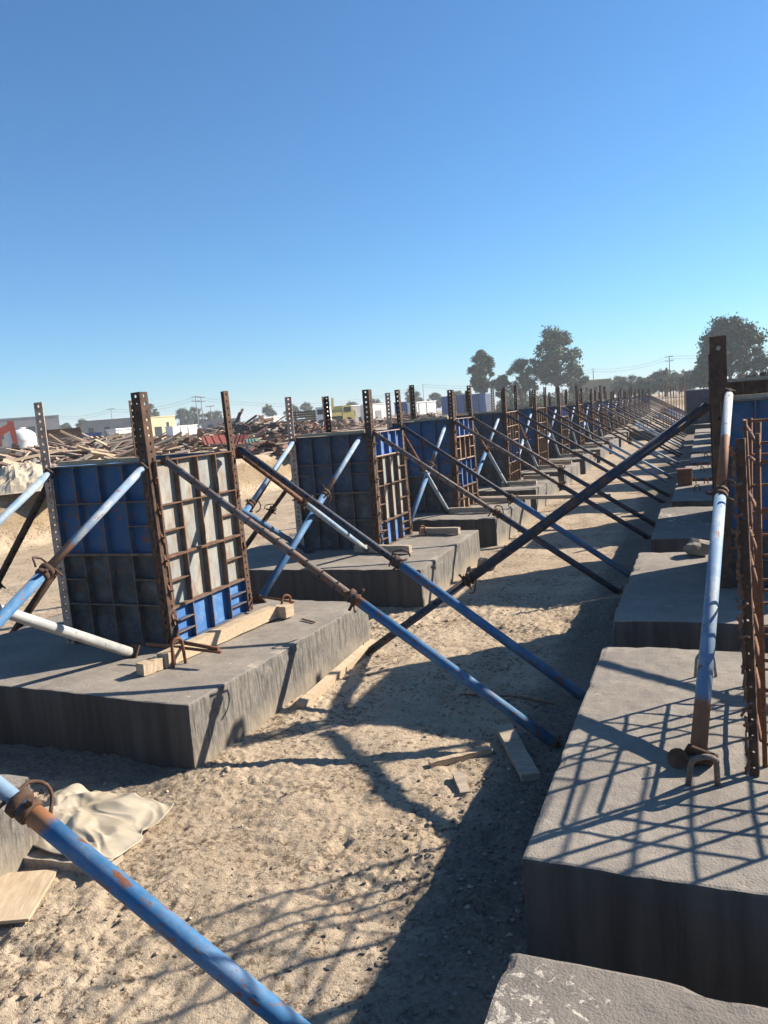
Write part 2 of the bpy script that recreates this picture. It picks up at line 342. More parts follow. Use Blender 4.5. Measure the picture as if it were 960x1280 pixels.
def build_ground():
    xs = axis(-3.3, -0.4, 0.0115, -1300, 1300); ys = axis(0.75, 5.8, 0.0125, -60, 1300, 1.045)
    xs = np.sort(np.concatenate([xs[(xs < -12.6) | (xs > -9.7)], np.arange(-12.6, -9.7, .07)]))
    X, Y = np.meshgrid(xs, ys); Z = ground_height(X, Y)
    nx, ny = len(xs), len(ys)
    co = np.stack([X, Y, Z], -1).reshape(-1, 3)
    i = np.arange(nx*ny).reshape(ny, nx)
    q = np.stack([i[:-1, :-1], i[:-1, 1:], i[1:, 1:], i[1:, :-1]], -1).reshape(-1, 4)
    me = bpy.data.meshes.new('ground'); me.vertices.add(len(co)); me.vertices.foreach_set('co', co.ravel())
    me.loops.add(q.size); me.loops.foreach_set('vertex_index', q.ravel()); me.polygons.add(len(q))
    me.polygons.foreach_set('loop_start', np.arange(0, q.size, 4)); me.polygons.foreach_set('loop_total', np.full(len(q), 4))
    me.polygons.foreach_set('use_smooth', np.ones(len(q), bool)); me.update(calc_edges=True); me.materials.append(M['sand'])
    tag(link('ground', me), kind='structure')
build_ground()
def gz(x, y): return float(ground_height(np.array([x], float), np.array([y], float))[0])

# clods of soil on the sand
def clods():
    rng = random.Random(3); mb = MB()
    def lump(x, y, r):
        z = gz(x, y)+r*0.1; a = rng.random()*6.28
        vs = []
        for (ux, uy, uz) in ((1, 0, 0), (-1, 0, 0), (0, 1, 0), (0, -1, 0), (0, 0, 1), (0, 0, -1), (.7, .7, .5), (-.7, .6, .5), (.6, -.7, .4), (-.6, -.6, .6)):
            k = r*rng.uniform(0.6, 1.15)
            vs.append((x+k*(ux*math.cos(a)-uy*math.sin(a)), y+k*(ux*math.sin(a)+uy*math.cos(a)), z+k*uz*0.7))
        bm = bmesh.new(); [bm.verts.new(p) for p in vs]
        bmesh.ops.convex_hull(bm, input=bm.verts); bm.verts.ensure_lookup_table(); bm.verts.index_update()
        mb.add([v.co for v in bm.verts], [[v.index for v in f.verts] for f in bm.faces], 0); bm.free()
    for _ in range(6500):
        y = 0.9+rng.random()**1.6*7; x = rng.uniform(-3.3, -0.5)
        if y > 2.9 and x < -2.42: continue
        if x > -0.56 and y > 2.1: continue
        if float(pnoise(np.array([x*0.9]), np.array([y*0.9]), 6)[0]) + rng.uniform(-.2, .2) < 0.06: continue
        lump(x, y, 0.003+0.011*rng.random()**4)
    for _ in range(160):   # along the foot of the left footings
        y = rng.uniform(3, 14); lump(-2.36+abs(rng.gauss(0, 0.12)), y, 0.006+0.018*rng.random()**2)
    tag(mb.build('soil_clods', 'clod'), kind='stuff', label='small crumbly soil clods scattered over the sandy strip', cat='soil')
clods()

M['gravel'] = simple('grey_gravel', (0.07, 0.06, 0.05), (0.24, 0.21, 0.175), 6, 0.95, bmp=0.4, world=True)
def gravel():
    rng = random.Random(8); mb = MB()
    for k in range(2600):
        y = 0.8+rng.random()*3.6; x = -0.58-abs(rng.gauss(0, .26)); r = 0.0025+0.007*rng.random()**3
        if x < -2.4 and y > 2.95: continue
        c = Vector((x, y, gz(x, y)+r*.3)); vs = [c+Vector((rng.uniform(.5, 1.1)*a, rng.uniform(.5, 1.1)*b, rng.uniform(.4, .9)*d))*r for a in (-1, 1) for b in (-1, 1) for d in (-1, 1)]
        mb.add(vs, [(0, 1, 3, 2), (4, 6, 7, 5), (0, 4, 5, 1), (2, 3, 7, 6), (0, 2, 6, 4), (1, 5, 7, 3)])
    tag(mb.build('gravel', 'gravel'), kind='stuff', label='grey gravel bits along the foot of the right footings', cat='gravel')
gravel()

# ---------------------------------------------------------------- footings
def footing_mesh(sx, sy, seed, res=0.06, chip=0.02, black_front=True, topmat='ctop'):
    """block with its front-right... origin at the front-left bottom corner; chipped arrises"""
    rng = random.Random(seed)
    sz = ZT + 0.10                                    # base sits below the sand
    bm = bmesh.new()
    bmesh.ops.create_cube(bm, size=1.0)
    for v in bm.verts: v.co = Vector(((v.co.x+.5)*sx, (v.co.y+.5)*sy, (v.co.z+.5)*sz-0.10))
    bmesh.ops.bevel(bm, geom=bm.edges[:], offset=0.012, segments=2, profile=0.6, affect='EDGES')
    def cuts(ax, n, L):
        for k in range(1, n):
            p = Vector((0, 0, 0)); p[ax] = L*k/n; nn = Vector((0, 0, 0)); nn[ax] = 1
            if ax == 2: p[ax] -= 0.10
            bmesh.ops.bisect_plane(bm, geom=bm.verts[:]+bm.edges[:]+bm.faces[:], plane_co=p, plane_no=nn)
    cuts(0, int(sx/res), sx); cuts(1, int(sy/res), sy); cuts(2, 6, sz)
    n = len(bm.verts); co = np.array([v.co for v in bm.verts])
    tilt = rng.uniform(-.01, .01)
    wob = 0.010*pnoise(co[:, 0]*1.7+seed, co[:, 1]*1.7, seed)
    c1 = pnoise(co[:, 0]*7+seed*3.1, co[:, 1]*7+co[:, 2]*5, seed+1); c2 = pnoise(co[:, 0]*3+seed, co[:, 1]*3+co[:, 2]*3, seed+2)
    fine = pnoise(co[:, 0]*15, co[:, 1]*15+co[:, 2]*9, seed+3)
    for v, w_, a, b, f in zip(bm.verts, wob, c1, c2, fine):
        x, y, z = v.co
        top = z > ZT-0.02
        dx = min(x, sx-x); dy = min(y, sy-y)
        if top:
            v.co.z += w_+0.004*f
            if min(dx, dy) < 0.025:
                k = max(0, a*0.9+b*0.7-0.12)
                v.co.z -= chip*2.2*k; v.co.x += (sx/2-x)/(sx/2)*chip*2*k*(dx < .025); v.co.y += (sy/2-y)/(sy/2)*chip*2*k*(dy < .025)
        else:
            if dx < 0.01: v.co.x += 0.006*b+0.003*f
            if dy < 0.01: v.co.y += 0.006*b+0.003*f
    bm.normal_update()
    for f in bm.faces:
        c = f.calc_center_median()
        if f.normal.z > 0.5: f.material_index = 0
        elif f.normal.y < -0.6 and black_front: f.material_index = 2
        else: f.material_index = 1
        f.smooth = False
    me = bpy.data.meshes.new('concrete_footing'); bm.to_mesh(me); bm.free()
    for k in (topmat, 'cside', 'cblack'): me.materials.append(M[k])
    return me
LS = [footing_mesh(2.45, 2.12, s) for s in (11, 12, 13)]
for i, (y, x1) in enumerate(zip(L_FRONT, L_X1)):
    o = link('concrete_footing', LS[i % 3], None, (x1-2.45, y, 0))
    if i == 1: o.rotation_euler.z = R(-2.2); o.location.y = y+0.10-0.0
    if i == 2: o.rotation_euler.z = R(1.2); o.location.y = y-0.05
    if i == 0: lab = 'black concrete footing cut off by the left edge beside the crumpled sheet'
    elif i == 1: lab = 'large black concrete footing carrying the grey and blue formwork box at left'
    else: lab = 'concrete footing under the %s formwork box along the left row' % ORD[i]
    tag(o, lab, 'footing', 'concrete footings of the left row')
RS = [footing_mesh(2.9, 2.15, 21, chip=0.010, res=.03, topmat='ctopdk'), footing_mesh(2.9, 2.16, 22, chip=0.009, res=.03), footing_mesh(2.9, 2.20, 23)]
for i, (y, x0) in enumerate(zip(R_FRONT, R_X0)):
    if y > 29: break
    o = link('concrete_footing', RS[min(i, 2)] if i < 3 else RS[i % 3], None, (x0, y, 0))
    lab = {0: 'pale splashed concrete footing at the very bottom right', 1: 'concrete footing striped by rebar shadows at lower right',
           2: 'concrete footing half shaded by the blue formwork at right'}.get(i, '%s concrete footing along the right row counted from the camera' % ORD[i+1])
    tag(o, lab, 'footing', 'concrete footings of the right row')

# ---------------------------------------------------------------- formwork panels, posts
RIBD = 0.043
def panel_meshes(wd, ht, sections, cols=4, verts=None):
    """plate and ribs of one face: x along, z up, outward -y. sections: (z0, z1, plate, rib, [full ribs], [(zfrac, colset)])"""
    names = []
    def mi(k):
        if k not in names: names.append(k)
        return names.index(k)
    pl = MB(); rb = MB(); rnames = []
    def ri(k):
        if k not in rnames: rnames.append(k)
        return rnames.index(k)
    t = 0.006
    xs = verts or [wd*k/cols for k in range(cols+1)]
    for (z0, z1, pm, rm, em, fulls, parts) in sections:
        a, b = z0*ht, z1*ht
        pl.box((0.001, 0, a+0.0005), (wd-0.001, 0.005, b-0.0005), mi(pm))
        def hrib(z, xa, xb, th=t):
            rb.box((xa, -RIBD, z), (xb, -0.0005, z+th), ri(rm)); rb.box((xa+.001, -RIBD-0.0025, z-0.001), (xb-.001, -RIBD-0.0003, z+th+0.001), ri(em))
        def vrib(x, za, zb, th=t):
            rb.box((x-th/2, -RIBD+.0015, za), (x+th/2, -0.0008, zb), ri(rm)); rb.box((x-th/2-.001, -RIBD-0.0022, za+.002), (x+th/2+.001, -RIBD+0.001, zb-.002), ri(em))
        hrib(a+0.001, 0.0, wd); hrib(b-t-0.001, 0.0, wd)
        for k, x in enumerate(xs):
            x = x+0.005 if k == 0 else (x-0.005 if k == len(xs)-1 else x)
            vrib(x, a+t+0.002, b-t-0.002)
        for z in fulls:
            for k in range(len(xs)-1): hrib(z*ht, xs[k]+t, xs[k+1]-t)
        for z, cs in parts:
            for k in cs: hrib(z*ht, xs[k]+t, xs[k+1]-t)
    return pl.mesh('steel_panel', names), rb.mesh('rib_frame', rnames)
def perf_strip(mb, along, frame, length, width, pitch, hr, mi, depth=0.006, z0=0.0):
    """plate with a row of real holes; frame: Matrix whose x = width direction, y = thickness, z = length"""
    n = max(1, int(length/pitch)); p = length/n
    for k in range(n):
        c = Vector((width/2, 0, z0+(k+.5)*p)); hw, hh = width/2, p/2
        outer = [(-hw, -hh), (0, -hh), (hw, -hh), (hw, 0), (hw, hh), (0, hh), (-hw, hh), (-hw, 0)]
        inner = [(hr*math.cos(a), hr*math.sin(a)) for a in [R(225+45*j) for j in range(8)]]
        vs = []
        for yy in (0, depth):
            vs += [frame @ (c+Vector((x, yy, z))) for x, z in outer]; vs += [frame @ (c+Vector((x, yy, z))) for x, z in inner]
        fs = []
        for j in range(8):
            q = (j+1) % 8
            fs.append((j, q, 8+q, 8+j)); fs.append((16+q, 16+j, 24+j, 24+q)); fs.append((8+j, 8+q, 24+q, 24+j))
        fs += [(2, 18, 19, 3), (3, 19, 20, 4), (6, 22, 23, 7), (7, 23, 16, 0)]
        if k == 0: fs += [(0, 16, 17, 1), (1, 17, 18, 2)]
        if k == n-1: fs += [(4, 20, 21, 5), (5, 21, 22, 6)]
        mb.add(vs, fs, mi)
def angle_post(length, leg=0.072, pitch=0.05, hr=0.011, mats=('rustdk', 'rustlt'), flip=False):
    """perforated steel angle; legs along -x and +y seen from the outside corner at the origin (front right corner)"""
    mb = MB()
    f1 = Matrix(((-1, 0, 0, 0), (0, 1, 0, 0), (0, 0, 1, 0), (0, 0, 0, 1)))     # leg along -x, facing -y
    f2 = Matrix(((0, -1, 0, 0), (1, 0, 0, 0.0065), (0, 0, 1, 0), (0, 0, 0, 1)))   # leg along +y, facing +x
    perf_strip(mb, None, f1, length, leg, pitch, hr, 0); perf_strip(mb, None, f2, length, leg, pitch, hr, 1 if flip else 0)
    return mb.mesh('corner_post', list(mats))
def pin_mesh(seed):
    rng = random.Random(seed); mb = MB()
    a = rng.uniform(-.3, .3)
    mb.obox(Matrix.Rotation(a, 4, 'Y') @ Matrix.Rotation(rng.uniform(-.2, .2), 4, 'X'), 0.007, 0.016, 0.075)
    mb.tube([(-0.015, 0, -0.005), (0.03, 0, 0.0)], 0.008, 7)
    return mb.mesh('wedge_pin', ['rust'])
PINS = [pin_mesh(k) for k in range(4)]

W, HT = 0.87, 1.22
Q = (0, 3)
def S(kind):
    f = lambda z: [z]
    return {
     'f1_front': [(0, .51, 'pdark', 'pdark', 'rib', [.23], [(.37, Q)]), (.51, 1, 'pblue', 'pblue', 'rib', [.79], [(.66, (3,))])],
     'f1_right': [(0, .21, 'pblue2', 'pblue', 'rib', [], [(.065, Q), (.13, Q)]), (.21, .485, 'pgrey', 'rib', 'rust', [], [(.35, Q)]), (.485, 1, 'pgrey', 'rib', 'rust', [.76], [(.62, Q)])],
     'f2_front': [(0, .5, 'pdark', 'pdark', 'rib', [.26], []), (.5, 1, 'pslate', 'pslate', 'rib', [.75], [(.66, Q)])],
     'f2_right': [(0, .22, 'pblue2', 'rib', 'rust', [], [(.07, Q), (.14, Q)]), (.22, .79, 'pgrey', 'rib', 'rust', [.53], [(.37, Q), (.66, Q)]), (.79, 1, 'pblue2', 'pblue2', 'rustlt', [], [])],
     'f3_front': [(0, .4, 'pdark', 'pdark', 'rib', [.2], []), (.4, 1, 'pblue', 'pblue', 'rib', [.72], [(.55, Q)])],
     'f3_right': [(0, .25, 'ptan', 'rib', 'rust', [.12], []), (.25, .55, 'pblue2', 'pblue', 'rib', [], [(.4, Q)]), (.55, .8, 'prust', 'rib', 'rustlt', [], [(.67, Q)]), (.8, 1, 'pblue2', 'pblue2', 'rustlt', [], [])],
     'f4_right': [(0, .3, 'prust', 'rib', 'rust', [.15], []), (.3, .6, 'pblue2', 'pblue', 'rib', [], [(.4, Q)]), (.6, 1, 'ptan', 'rib', 'rustlt', [.8], [(.7, Q)])],
     'f5_right': [(0, .5, 'ptan', 'rib', 'rust', [.25], [(.12, Q)]), (.5, 1, 'ptan', 'rib', 'rustlt', [.75], [(.62, Q)])],
     'rb_front': [(0, .5, 'rustdk', 'rustdk', 'rib', [.25], []), (.5, 1, 'rustdk', 'rustdk', 'rib', [.75], [])],
     'r_front': [(0, .3, 'pdark', 'pdark', 'rib', [.15], []), (.3, 1, 'pblue', 'pblue', 'rib', [.66], [])],
    }[kind]
PAN = {k: panel_meshes(W, HT, S(k)) for k in ('f1_front', 'f1_right', 'f2_front', 'f2_right', 'f3_front', 'f3_right', 'f4_right', 'f5_right', 'r_front', 'rb_front')}
POST = angle_post(1.66); POSTP = angle_post(1.66, mats=('rustlt', 'rustdk')); POSTD = angle_post(1.66, leg=0.06, hr=0.009, mats=('rustdk', 'rustdk'))
POSTR = angle_post(1.74, leg=0.098, pitch=0.15, hr=0.016, mats=('rustdk', 'rustdk'))
def timber_bar(L, wd, ht, seed, mats=('timber',)):
    rng = random.Random(seed); mb = MB(); n = 8; vs = []
    for k in range(n+1):
        x = L*k/n
        dz = rng.uniform(-.003, .003)
        for (yy, zz) in ((0, 0), (wd, 0), (wd, ht), (0, ht)): vs.append((x, yy+rng.uniform(-.0015, .0015), zz+dz))
    fs = []
    for k in range(n):
        for j in range(4): fs.append((k*4+j, k*4+(j+1) % 4, k*4+4+(j+1) % 4, k*4+4+j))
    fs = [f[::-1] for f in fs]; fs.append((0, 1, 2, 3)); fs.append(tuple(n*4+j for j in (3, 2, 1, 0)))
    mb.add(vs, fs); return mb.mesh('timber', list(mats))
TOPT = timber_bar(0.80, 0.05, 0.03, 2)
def formwork(x0, y0, kinds, label, group, pins=False, post=None, rot=0.0, posts=None, ht=HT):
    t = empty('formwork_box', (x0+W/2, y0+W/2, ZT+0.003), label, 'formwork', group); t.rotation_euler.z = rot
    h = W/2
    for k, (px, py, a) in enumerate(((-h, -h, 0), (h, -h, 90), (h, h, 180), (-h, h, 270))):
        pm, rm = PAN[kinds[k]]
        p = link('steel_panel', pm, t, (px, py, 0)); p.rotation_euler.z = R(a); p.scale.z = ht/HT
        p.location = Vector((px, py, 0)) + Matrix.Rotation(R(a), 3, 'Z') @ Vector((0, 0.002, 0))
        link('rib_frame', rm, p)
    pp = posts or (POST, POSTD, POSTD, POSTP)          # front right, back right, back left, front left
    g = RIBD+0.008
    for k, (px, py, a) in enumerate(((h+g, -h-g, 0), (h+g, h+g, 90), (-h-g, h+g, 180), (-h-g, -h-g, 270))):
        if pp[k] is None: continue
        c = link('corner_post', pp[k], t, (px, py, -0.002)); c.rotation_euler = (random.uniform(-.012, .012), random.uniform(-.012, .012), R(a))
        if pins and k in (0, 1):
            for j in range(12 if k == 0 else 6):
                q = link('wedge_pin', PINS[(j*7+k) % 4], c, (0.006 if j % 2 else -0.03, 0.035 if j % 2 else -0.006, 0.10+j*(0.092 if k == 0 else .2)+random.uniform(-.02, .02)))
                q.rotation_euler.z = R(0 if j % 2 else 90)+random.uniform(-.3, .3)
    b = link('top_timber', TOPT, t, (-0.41, -h+0.012, ht+0.001)); b.rotation_euler.z = 0
    return t

# ---------------------------------------------------------------- props
def rot_to(a, b):
    d = (Vector(b)-Vector(a)); return d.to_track_quat('Z', 'X'), d.length
PROPCACHE = {}
def prop_parts(L, split, ro, ri, detail, lower, upper, up):
    key = (round(L, 2), split, ro, detail, lower, upper, up)
    if key in PROPCACHE: return PROPCACHE[key]
    s = L*split; parts = []
    n = 20 if detail else 8
    lo, hi = (0.012, s), (s, L-0.01)
    rl, ru = (ro, ri) if not up else (ri, ro)
    mb = MB(); mb.tube([(0, 0, lo[0]), (0, 0, lo[1])], rl, n); lowm = mb
    mu = MB(); mu.tube([(0, 0, hi[0]), (0, 0, hi[1])], ru, n)
    # pin holes through the slim tube
    if detail and upper in ('rust', 'rustdk', 'dkbl', 'rustpale'):
        tgt, z0, z1, rr = (mu, hi[0]+0.1, hi[1]-0.06, ru) if not up else (mb, 0.06, s-0.1, rl)
        k = 0; z = z0
        while z < z1:
            for sg in (0, math.pi):
                for a in (0.9, 0.9+math.pi/2):
                    d = Vector((math.cos(a+sg), math.sin(a+sg), 0)); e = Vector((-d.y, d.x, 0)); c = d*(rr+0.0006)+Vector((0, 0, z))
                    tgt.add([c+e*0.0085*math.cos(x)+Vector((0, 0, 0.0085*math.sin(x))) for x in [R(60*j) for j in range(6)]], [tuple(range(6))], 1)
            z += 0.115
    parts.append(('outer_tube' if not up else 'inner_tube', lowm.mesh('prop_tube', [lower, 'hole']), []))
    parts.append(('inner_tube' if not up else 'outer_tube', mu.mesh('prop_tube', [upper, 'hole']), []))
    subs = []
    mc = MB(); rm = max(rl, ru)
    mc.tube([(0, 0, s-0.055), (0, 0, s-0.05), (0, 0, s-0.028), (0, 0, s-0.024)], [rm+.003, rm+.009, rm+.009, rm+.003], 12)
    mc.tube([(0, 0, s-0.018), (0, 0, s-0.014), (0, 0, s+0.010), (0, 0, s+0.014)], [rm+.003, rm+.012, rm+.012, rm+.003], 12)
    if detail:
        mh = MB()          # bent pin with its loop handle
        pts = [(-rm-0.05, 0, s+.03), (0, 0, s+.03), (rm+0.025, 0, s+.03)]
        for k in range(9):
            a = R(-90+k*24); pts.append((rm+0.03+0.035*math.cos(a), 0.035*math.sin(a)*0.9+.033, s+.03-0.012*k))
        mh.tube(pts, 0.006, 7); subs.append(('loop_handle', mh.mesh('loop_handle', ['rustdk'])))
        for sg in (1, -1):
            mn = MB(); mn.tube([(0, sg*(rm+.005), s-0.04), (0, sg*(rm+.045), s-0.045)], 0.009, 7)
            subs.append(('nut_lug', mn.mesh('nut_lug', ['rustdk'])))
    parts.append(('collar', mc.mesh('collar', ['rustdk']), subs))
    if detail:
        for nm, z in (('base_plate', 0.006), ('head_plate', L-0.006)):
            e_ = .055 if nm == 'base_plate' else .032
            mp = MB(); mp.box((-e_, -e_, z-0.005), (e_, e_, z+0.005)); mp.tube([(-.03, 0, z), (.03, 0, z)], 0.02, 8)
            parts.append((nm, mp.mesh(nm, ['rustdk']), []))
    PROPCACHE[key] = parts; return parts
def prop(foot, top, label, group, lower='blue', upper='rust', split=0.5, ro=0.030, ri=0.024, detail=True, up=False, spin=0.0):
    q, L = rot_to(foot, top)
    if not detail: L = round(L*8)/8
    t = empty('steel_prop', foot, label, 'prop', group); t.rotation_mode = 'QUATERNION'
    t.rotation_quaternion = q @ Quaternion((0, 0, 1), spin)
    for nm, me, subs in prop_parts(L, split, ro, ri, detail, lower, upper, up):
        p = link(nm, me, t)
        for sn, sm in subs: link(sn, sm, p)
    return t

# ---------------------------------------------------------------- left row: formwork boxes and their props
FX = [-4.07, -4.06, -4.05, -4.0, -4.05] + [-4.1-0.012*k for k in range(17)]
FY = [0.80, 3.95, 7.28, 9.98, 13.15] + [16.15+3.02*k for k in range(17)]
looks = {0: 'half out of frame', 1: 'with grey and blue gridded side panel nearest the camera', 2: 'with blue-topped tan side panel'}
GL = 'formwork boxes along the left row'
for i in range(19):
    x0, y0 = FX[i], FY[i]; x1 = x0+W; zt = ZT+HT
    if i in (0, 1): kinds = ('f1_front', 'f1_right', 'f2_front', 'f2_right')
    elif i == 2: kinds = ('f2_front', 'f2_right', 'f1_front', 'f1_right')
    else:
        rr = random.Random(i*5); kinds = ('f3_front' if i == 3 else rr.choice(['f1_front', 'f2_front', 'f2_front', 'f3_front']), ['f3_right', 'f4_right', 'f5_right', 'f2_right'][(i-3) % 4 if i < 7 else rr.randrange(4)], 'f2_front', 'f5_right')
    lab = {0: 'rusty formwork box on the black footing beyond the left edge', 1: 'gridded steel formwork box with grey and blue side, nearest on the left',
           2: 'dark slate steel formwork box with blue-topped pale side, second on the left', 3: 'blue fronted steel formwork box, third along the left row'}.get(i, 'rusty blue formwork box, %s along the left row from the camera' % ORD[i])
    formwork(x0, y0, kinds, lab, GL, pins=1 <= i <= 4)
    if i == 1:
        box1 = [o for o in scene.objects if o.get('label') == lab][0]; box1.scale.x = .935; box1.location.x -= .03
        fr = [c for c in box1.children if c.name.startswith('corner_post')][0]; fr.rotation_euler.y = -.03
    if i > 2:
        bx = [o for o in scene.objects if o.get('label') == lab][0]; r_ = random.Random(i*17); bx.rotation_euler = (r_.uniform(-.014, .014), r_.uniform(-.014, .014), r_.uniform(-.03, .03)); bx.scale.z = r_.uniform(.95, 1.05)
        for c in bx.children:
            if c.name.startswith('corner_post'): c.scale.z = r_.uniform(.93, 1.06)
    det = i <= 4; rr = random.Random(i*31+5); J = lambda s=0.05: rr.uniform(-s, s) if i > 2 else 0
    fxr = -0.74 if i < 3 else -0.62+J()
    where = {0: 'nearest box', 1: 'grey and blue box', 2: 'slate box'}.get(i, '%s left-row box' % ORD[i])
    GP = 'props bracing the left row'
    px = 0.055
    # right-hand side pair, feet in the sandy strip
    if i == 0:
        prop((-0.72, 1.54, gz(-.72, 1.54)), (-3.18, 1.44, 1.60), 'thick blue prop crossing the bottom left corner with a rusty collar', GP, 'near_rt', 'palebl', 0.454, spin=1.2)
    else:
        up = 'rustpale' if i in (1, 2) else rr.choice(['rustpale', 'rustdk', 'dkbl', 'rustpale'])
        lo = 'blue_rt' if i in (1, ) else rr.choice(['dkbl', 'blue', 'dkbl', 'palebl'])
        yA = y0-0.18+J(.1); yB = y0+W-0.35+J(.1)
        prop((fxr, yA, gz(fxr, yA)), (x1+px, y0+0.0, zt-.0), 'rusty blue prop from front right corner of the %s to the sand' % where, GP, lo, up, 0.475+J(.08), detail=det, spin=rr.random()*6)
        prop((fxr+0.06, yB, gz(fxr, yB)), (x1+px, y0+W-.02, zt+.02), 'blue prop from rear right corner of the %s to the sand' % where, GP, 'blue' if i < 3 else lo, 'dkbl' if i < 3 else up, 0.5+J(.08), detail=det, spin=rr.random()*6)
    # front pair, feet on the footing nearer the camera
    if i > 0:
        lo = rr.choice(['blue', 'palebl']) if i > 2 else 'blue'
        fy = FY[i-1]+W+0.10
        prop((x1-0.10, max(fy, y0-2.2), ZT+.012), (x1-0.06, y0-.07, zt-.03), 'pale blue prop leaning on the front right of the %s' % where, GP, lo, 'pale_rb', 0.6, detail=det, spin=rr.random()*6)
        prop((x0+0.06, max(fy, y0-2.2), ZT+.012), (x0+0.03, y0-.07, zt-.03), 'pale blue prop leaning on the front left of the %s' % where, GP, 'blue', 'palebl', 0.55, detail=det, spin=rr.random()*6)
    # rear pair, feet on the footing farther away
    if i == 0: prop((-3.40, 3.74, ZT+.02), (-3.62, 1.74, 1.58), 'grey white prop with its foot beside the grey and blue formwork box', GP, 'grey', 'palebl', 0.7, ro=.032)
    else:
        fy = min(FY[i+1]-0.15, y0+W+2.3)
        prop((x1-0.02, fy, ZT+.012), (x1+0.0, y0+W+.07, zt-.03), 'slim prop behind the right of the %s reaching the next footing' % where, GP, 'palebl', 'rust', 0.6, detail=det, ro=.026, ri=.02, spin=rr.random()*6)
        if i < 8: prop((x0+0.15, fy, ZT+.012), (x0+0.12, y0+W+.07, zt-.03), 'slim prop behind the left of the %s reaching the next footing' % where, GP, 'blue', 'palebl', 0.6, detail=det, ro=.026, ri=.02, spin=rr.random()*6)
    # far side pair
    if 0 < i < 6:
        for s, (ya, yb, nm) in enumerate(((y0+0.03, y0-.05, 'front'), (y0+W-.1, y0+W-.5, 'rear'))):
            xf = x0-1.32; prop((xf, yb, gz(xf, yb)), (x0-px, ya, zt-.06), 'dark prop on the far side, %s corner, of the %s' % (nm, where), GP, 'rustdk', 'rustdk', 0.5, detail=det, spin=rr.random()*6)

# ---------------------------------------------------------------- right row
GRF = 'formwork boxes along the right row'
RFX = 0.06
formwork(RFX+0.05, 5.80, ('r_front', 'f1_front', 'f2_front', 'f5_right'), 'blue fronted formwork box with tall brown post at the right edge', GRF, pins=False,
         posts=(POSTD, POSTD, POSTD, POSTR), ht=1.30)
for k in range(3, 10):
    x0 = R_X0[k]+0.66; y0 = R_FRONT[k]+0.92
    formwork(x0, y0, ('rb_front', 'f2_front', 'rb_front', 'f5_right'), 'rust brown formwork box, %s along the right row behind the brown post' % ORD[k-1], GRF, posts=(POSTD,)*4, ht=1.44)
GPR = 'props bracing the right row'
prop((-0.05, 2.93, ZT+.03), (0.165, 5.70, 1.715), 'bleached blue and rust prop standing on the rebar-shadowed footing at right', GPR, 'palefoot', 'palehead', 0.60, ro=.031, ri=.027, spin=0.4)
prop((1.10, 3.0, ZT+.012), (0.93, 5.70, 1.66), 'prop hidden behind the rebar cage at the right edge', GPR, 'blue', 'palebl', 0.55)
prop((-2.36, 5.06, gz(-2.36, 5.06)+.01), (0.03, 5.78, 1.64), 'long dark blue prop crossing the sandy strip to the right-hand brown post', GPR, 'dkbl', 'dkbl', 0.32, ro=.036, ri=.029, up=True, spin=2)

# rust patch sleeve and hooked foot of the right prop
def rebar_staple(loc, w_, h_, rz, label, r=0.008, mat='rebarpale', lean=0.0, group=None):
    mb = MB(); pts = [(-w_/2-.01, 0, -0.03)]
    for k in range(13):
        a = math.pi*(1-k/12); pts.append((w_/2*math.cos(a), lean*h_*(math.sin(a)*.5+.5), h_-w_/2+w_/2*math.sin(a)))
    pts.append((w_/2+.01, 0, -0.03)); mb.tube(pts, r, 8)
    o = mb.build('rebar_staple', mat, None, loc); o.rotation_euler.z = rz
    return tag(o, label, 'rebar', group or 'rebar staples cast into the footings')
rebar_staple((-0.035, 2.80, ZT), 0.085, 0.135, R(12), 'thick rebar staple hooked over the foot of the bleached prop', 0.0105, 'rebardk', lean=-.5)
rebar_staple((-0.02, 3.92, ZT), 0.085, 0.125, R(20), 'small rebar staple standing behind the bleached prop', 0.0075)
mb = MB(); mb.tube([(0, 0, 0), (0.0, 0.012, 0)], 0.038, 14); mb.tube([(0.02, .0, 0.0), (0.1, .02, 0.01)], 0.012, 8)
o = mb.build('flange_disc', 'rustdk', None, (-0.115, 2.87, ZT+.055)); o.rotation_euler = (R(-20), R(10), R(25)); tag(o, 'dark rusty flange disc leaning at the foot of the bleached prop', 'flange')
k_ = 0
for i in (4, 5, 6):
    for (dx, dy) in ((0.25, 1.9), (0.42, 1.8), (0.30, 1.0)):
        rebar_staple((R_X0[i]+dx, R_FRONT[i]+dy, ZT), 0.06, 0.085, random.uniform(-1, 1), 'small rebar staple on top of a footing farther along the right row', 0.008, 'rebar', group='far rebar staples of the right row')

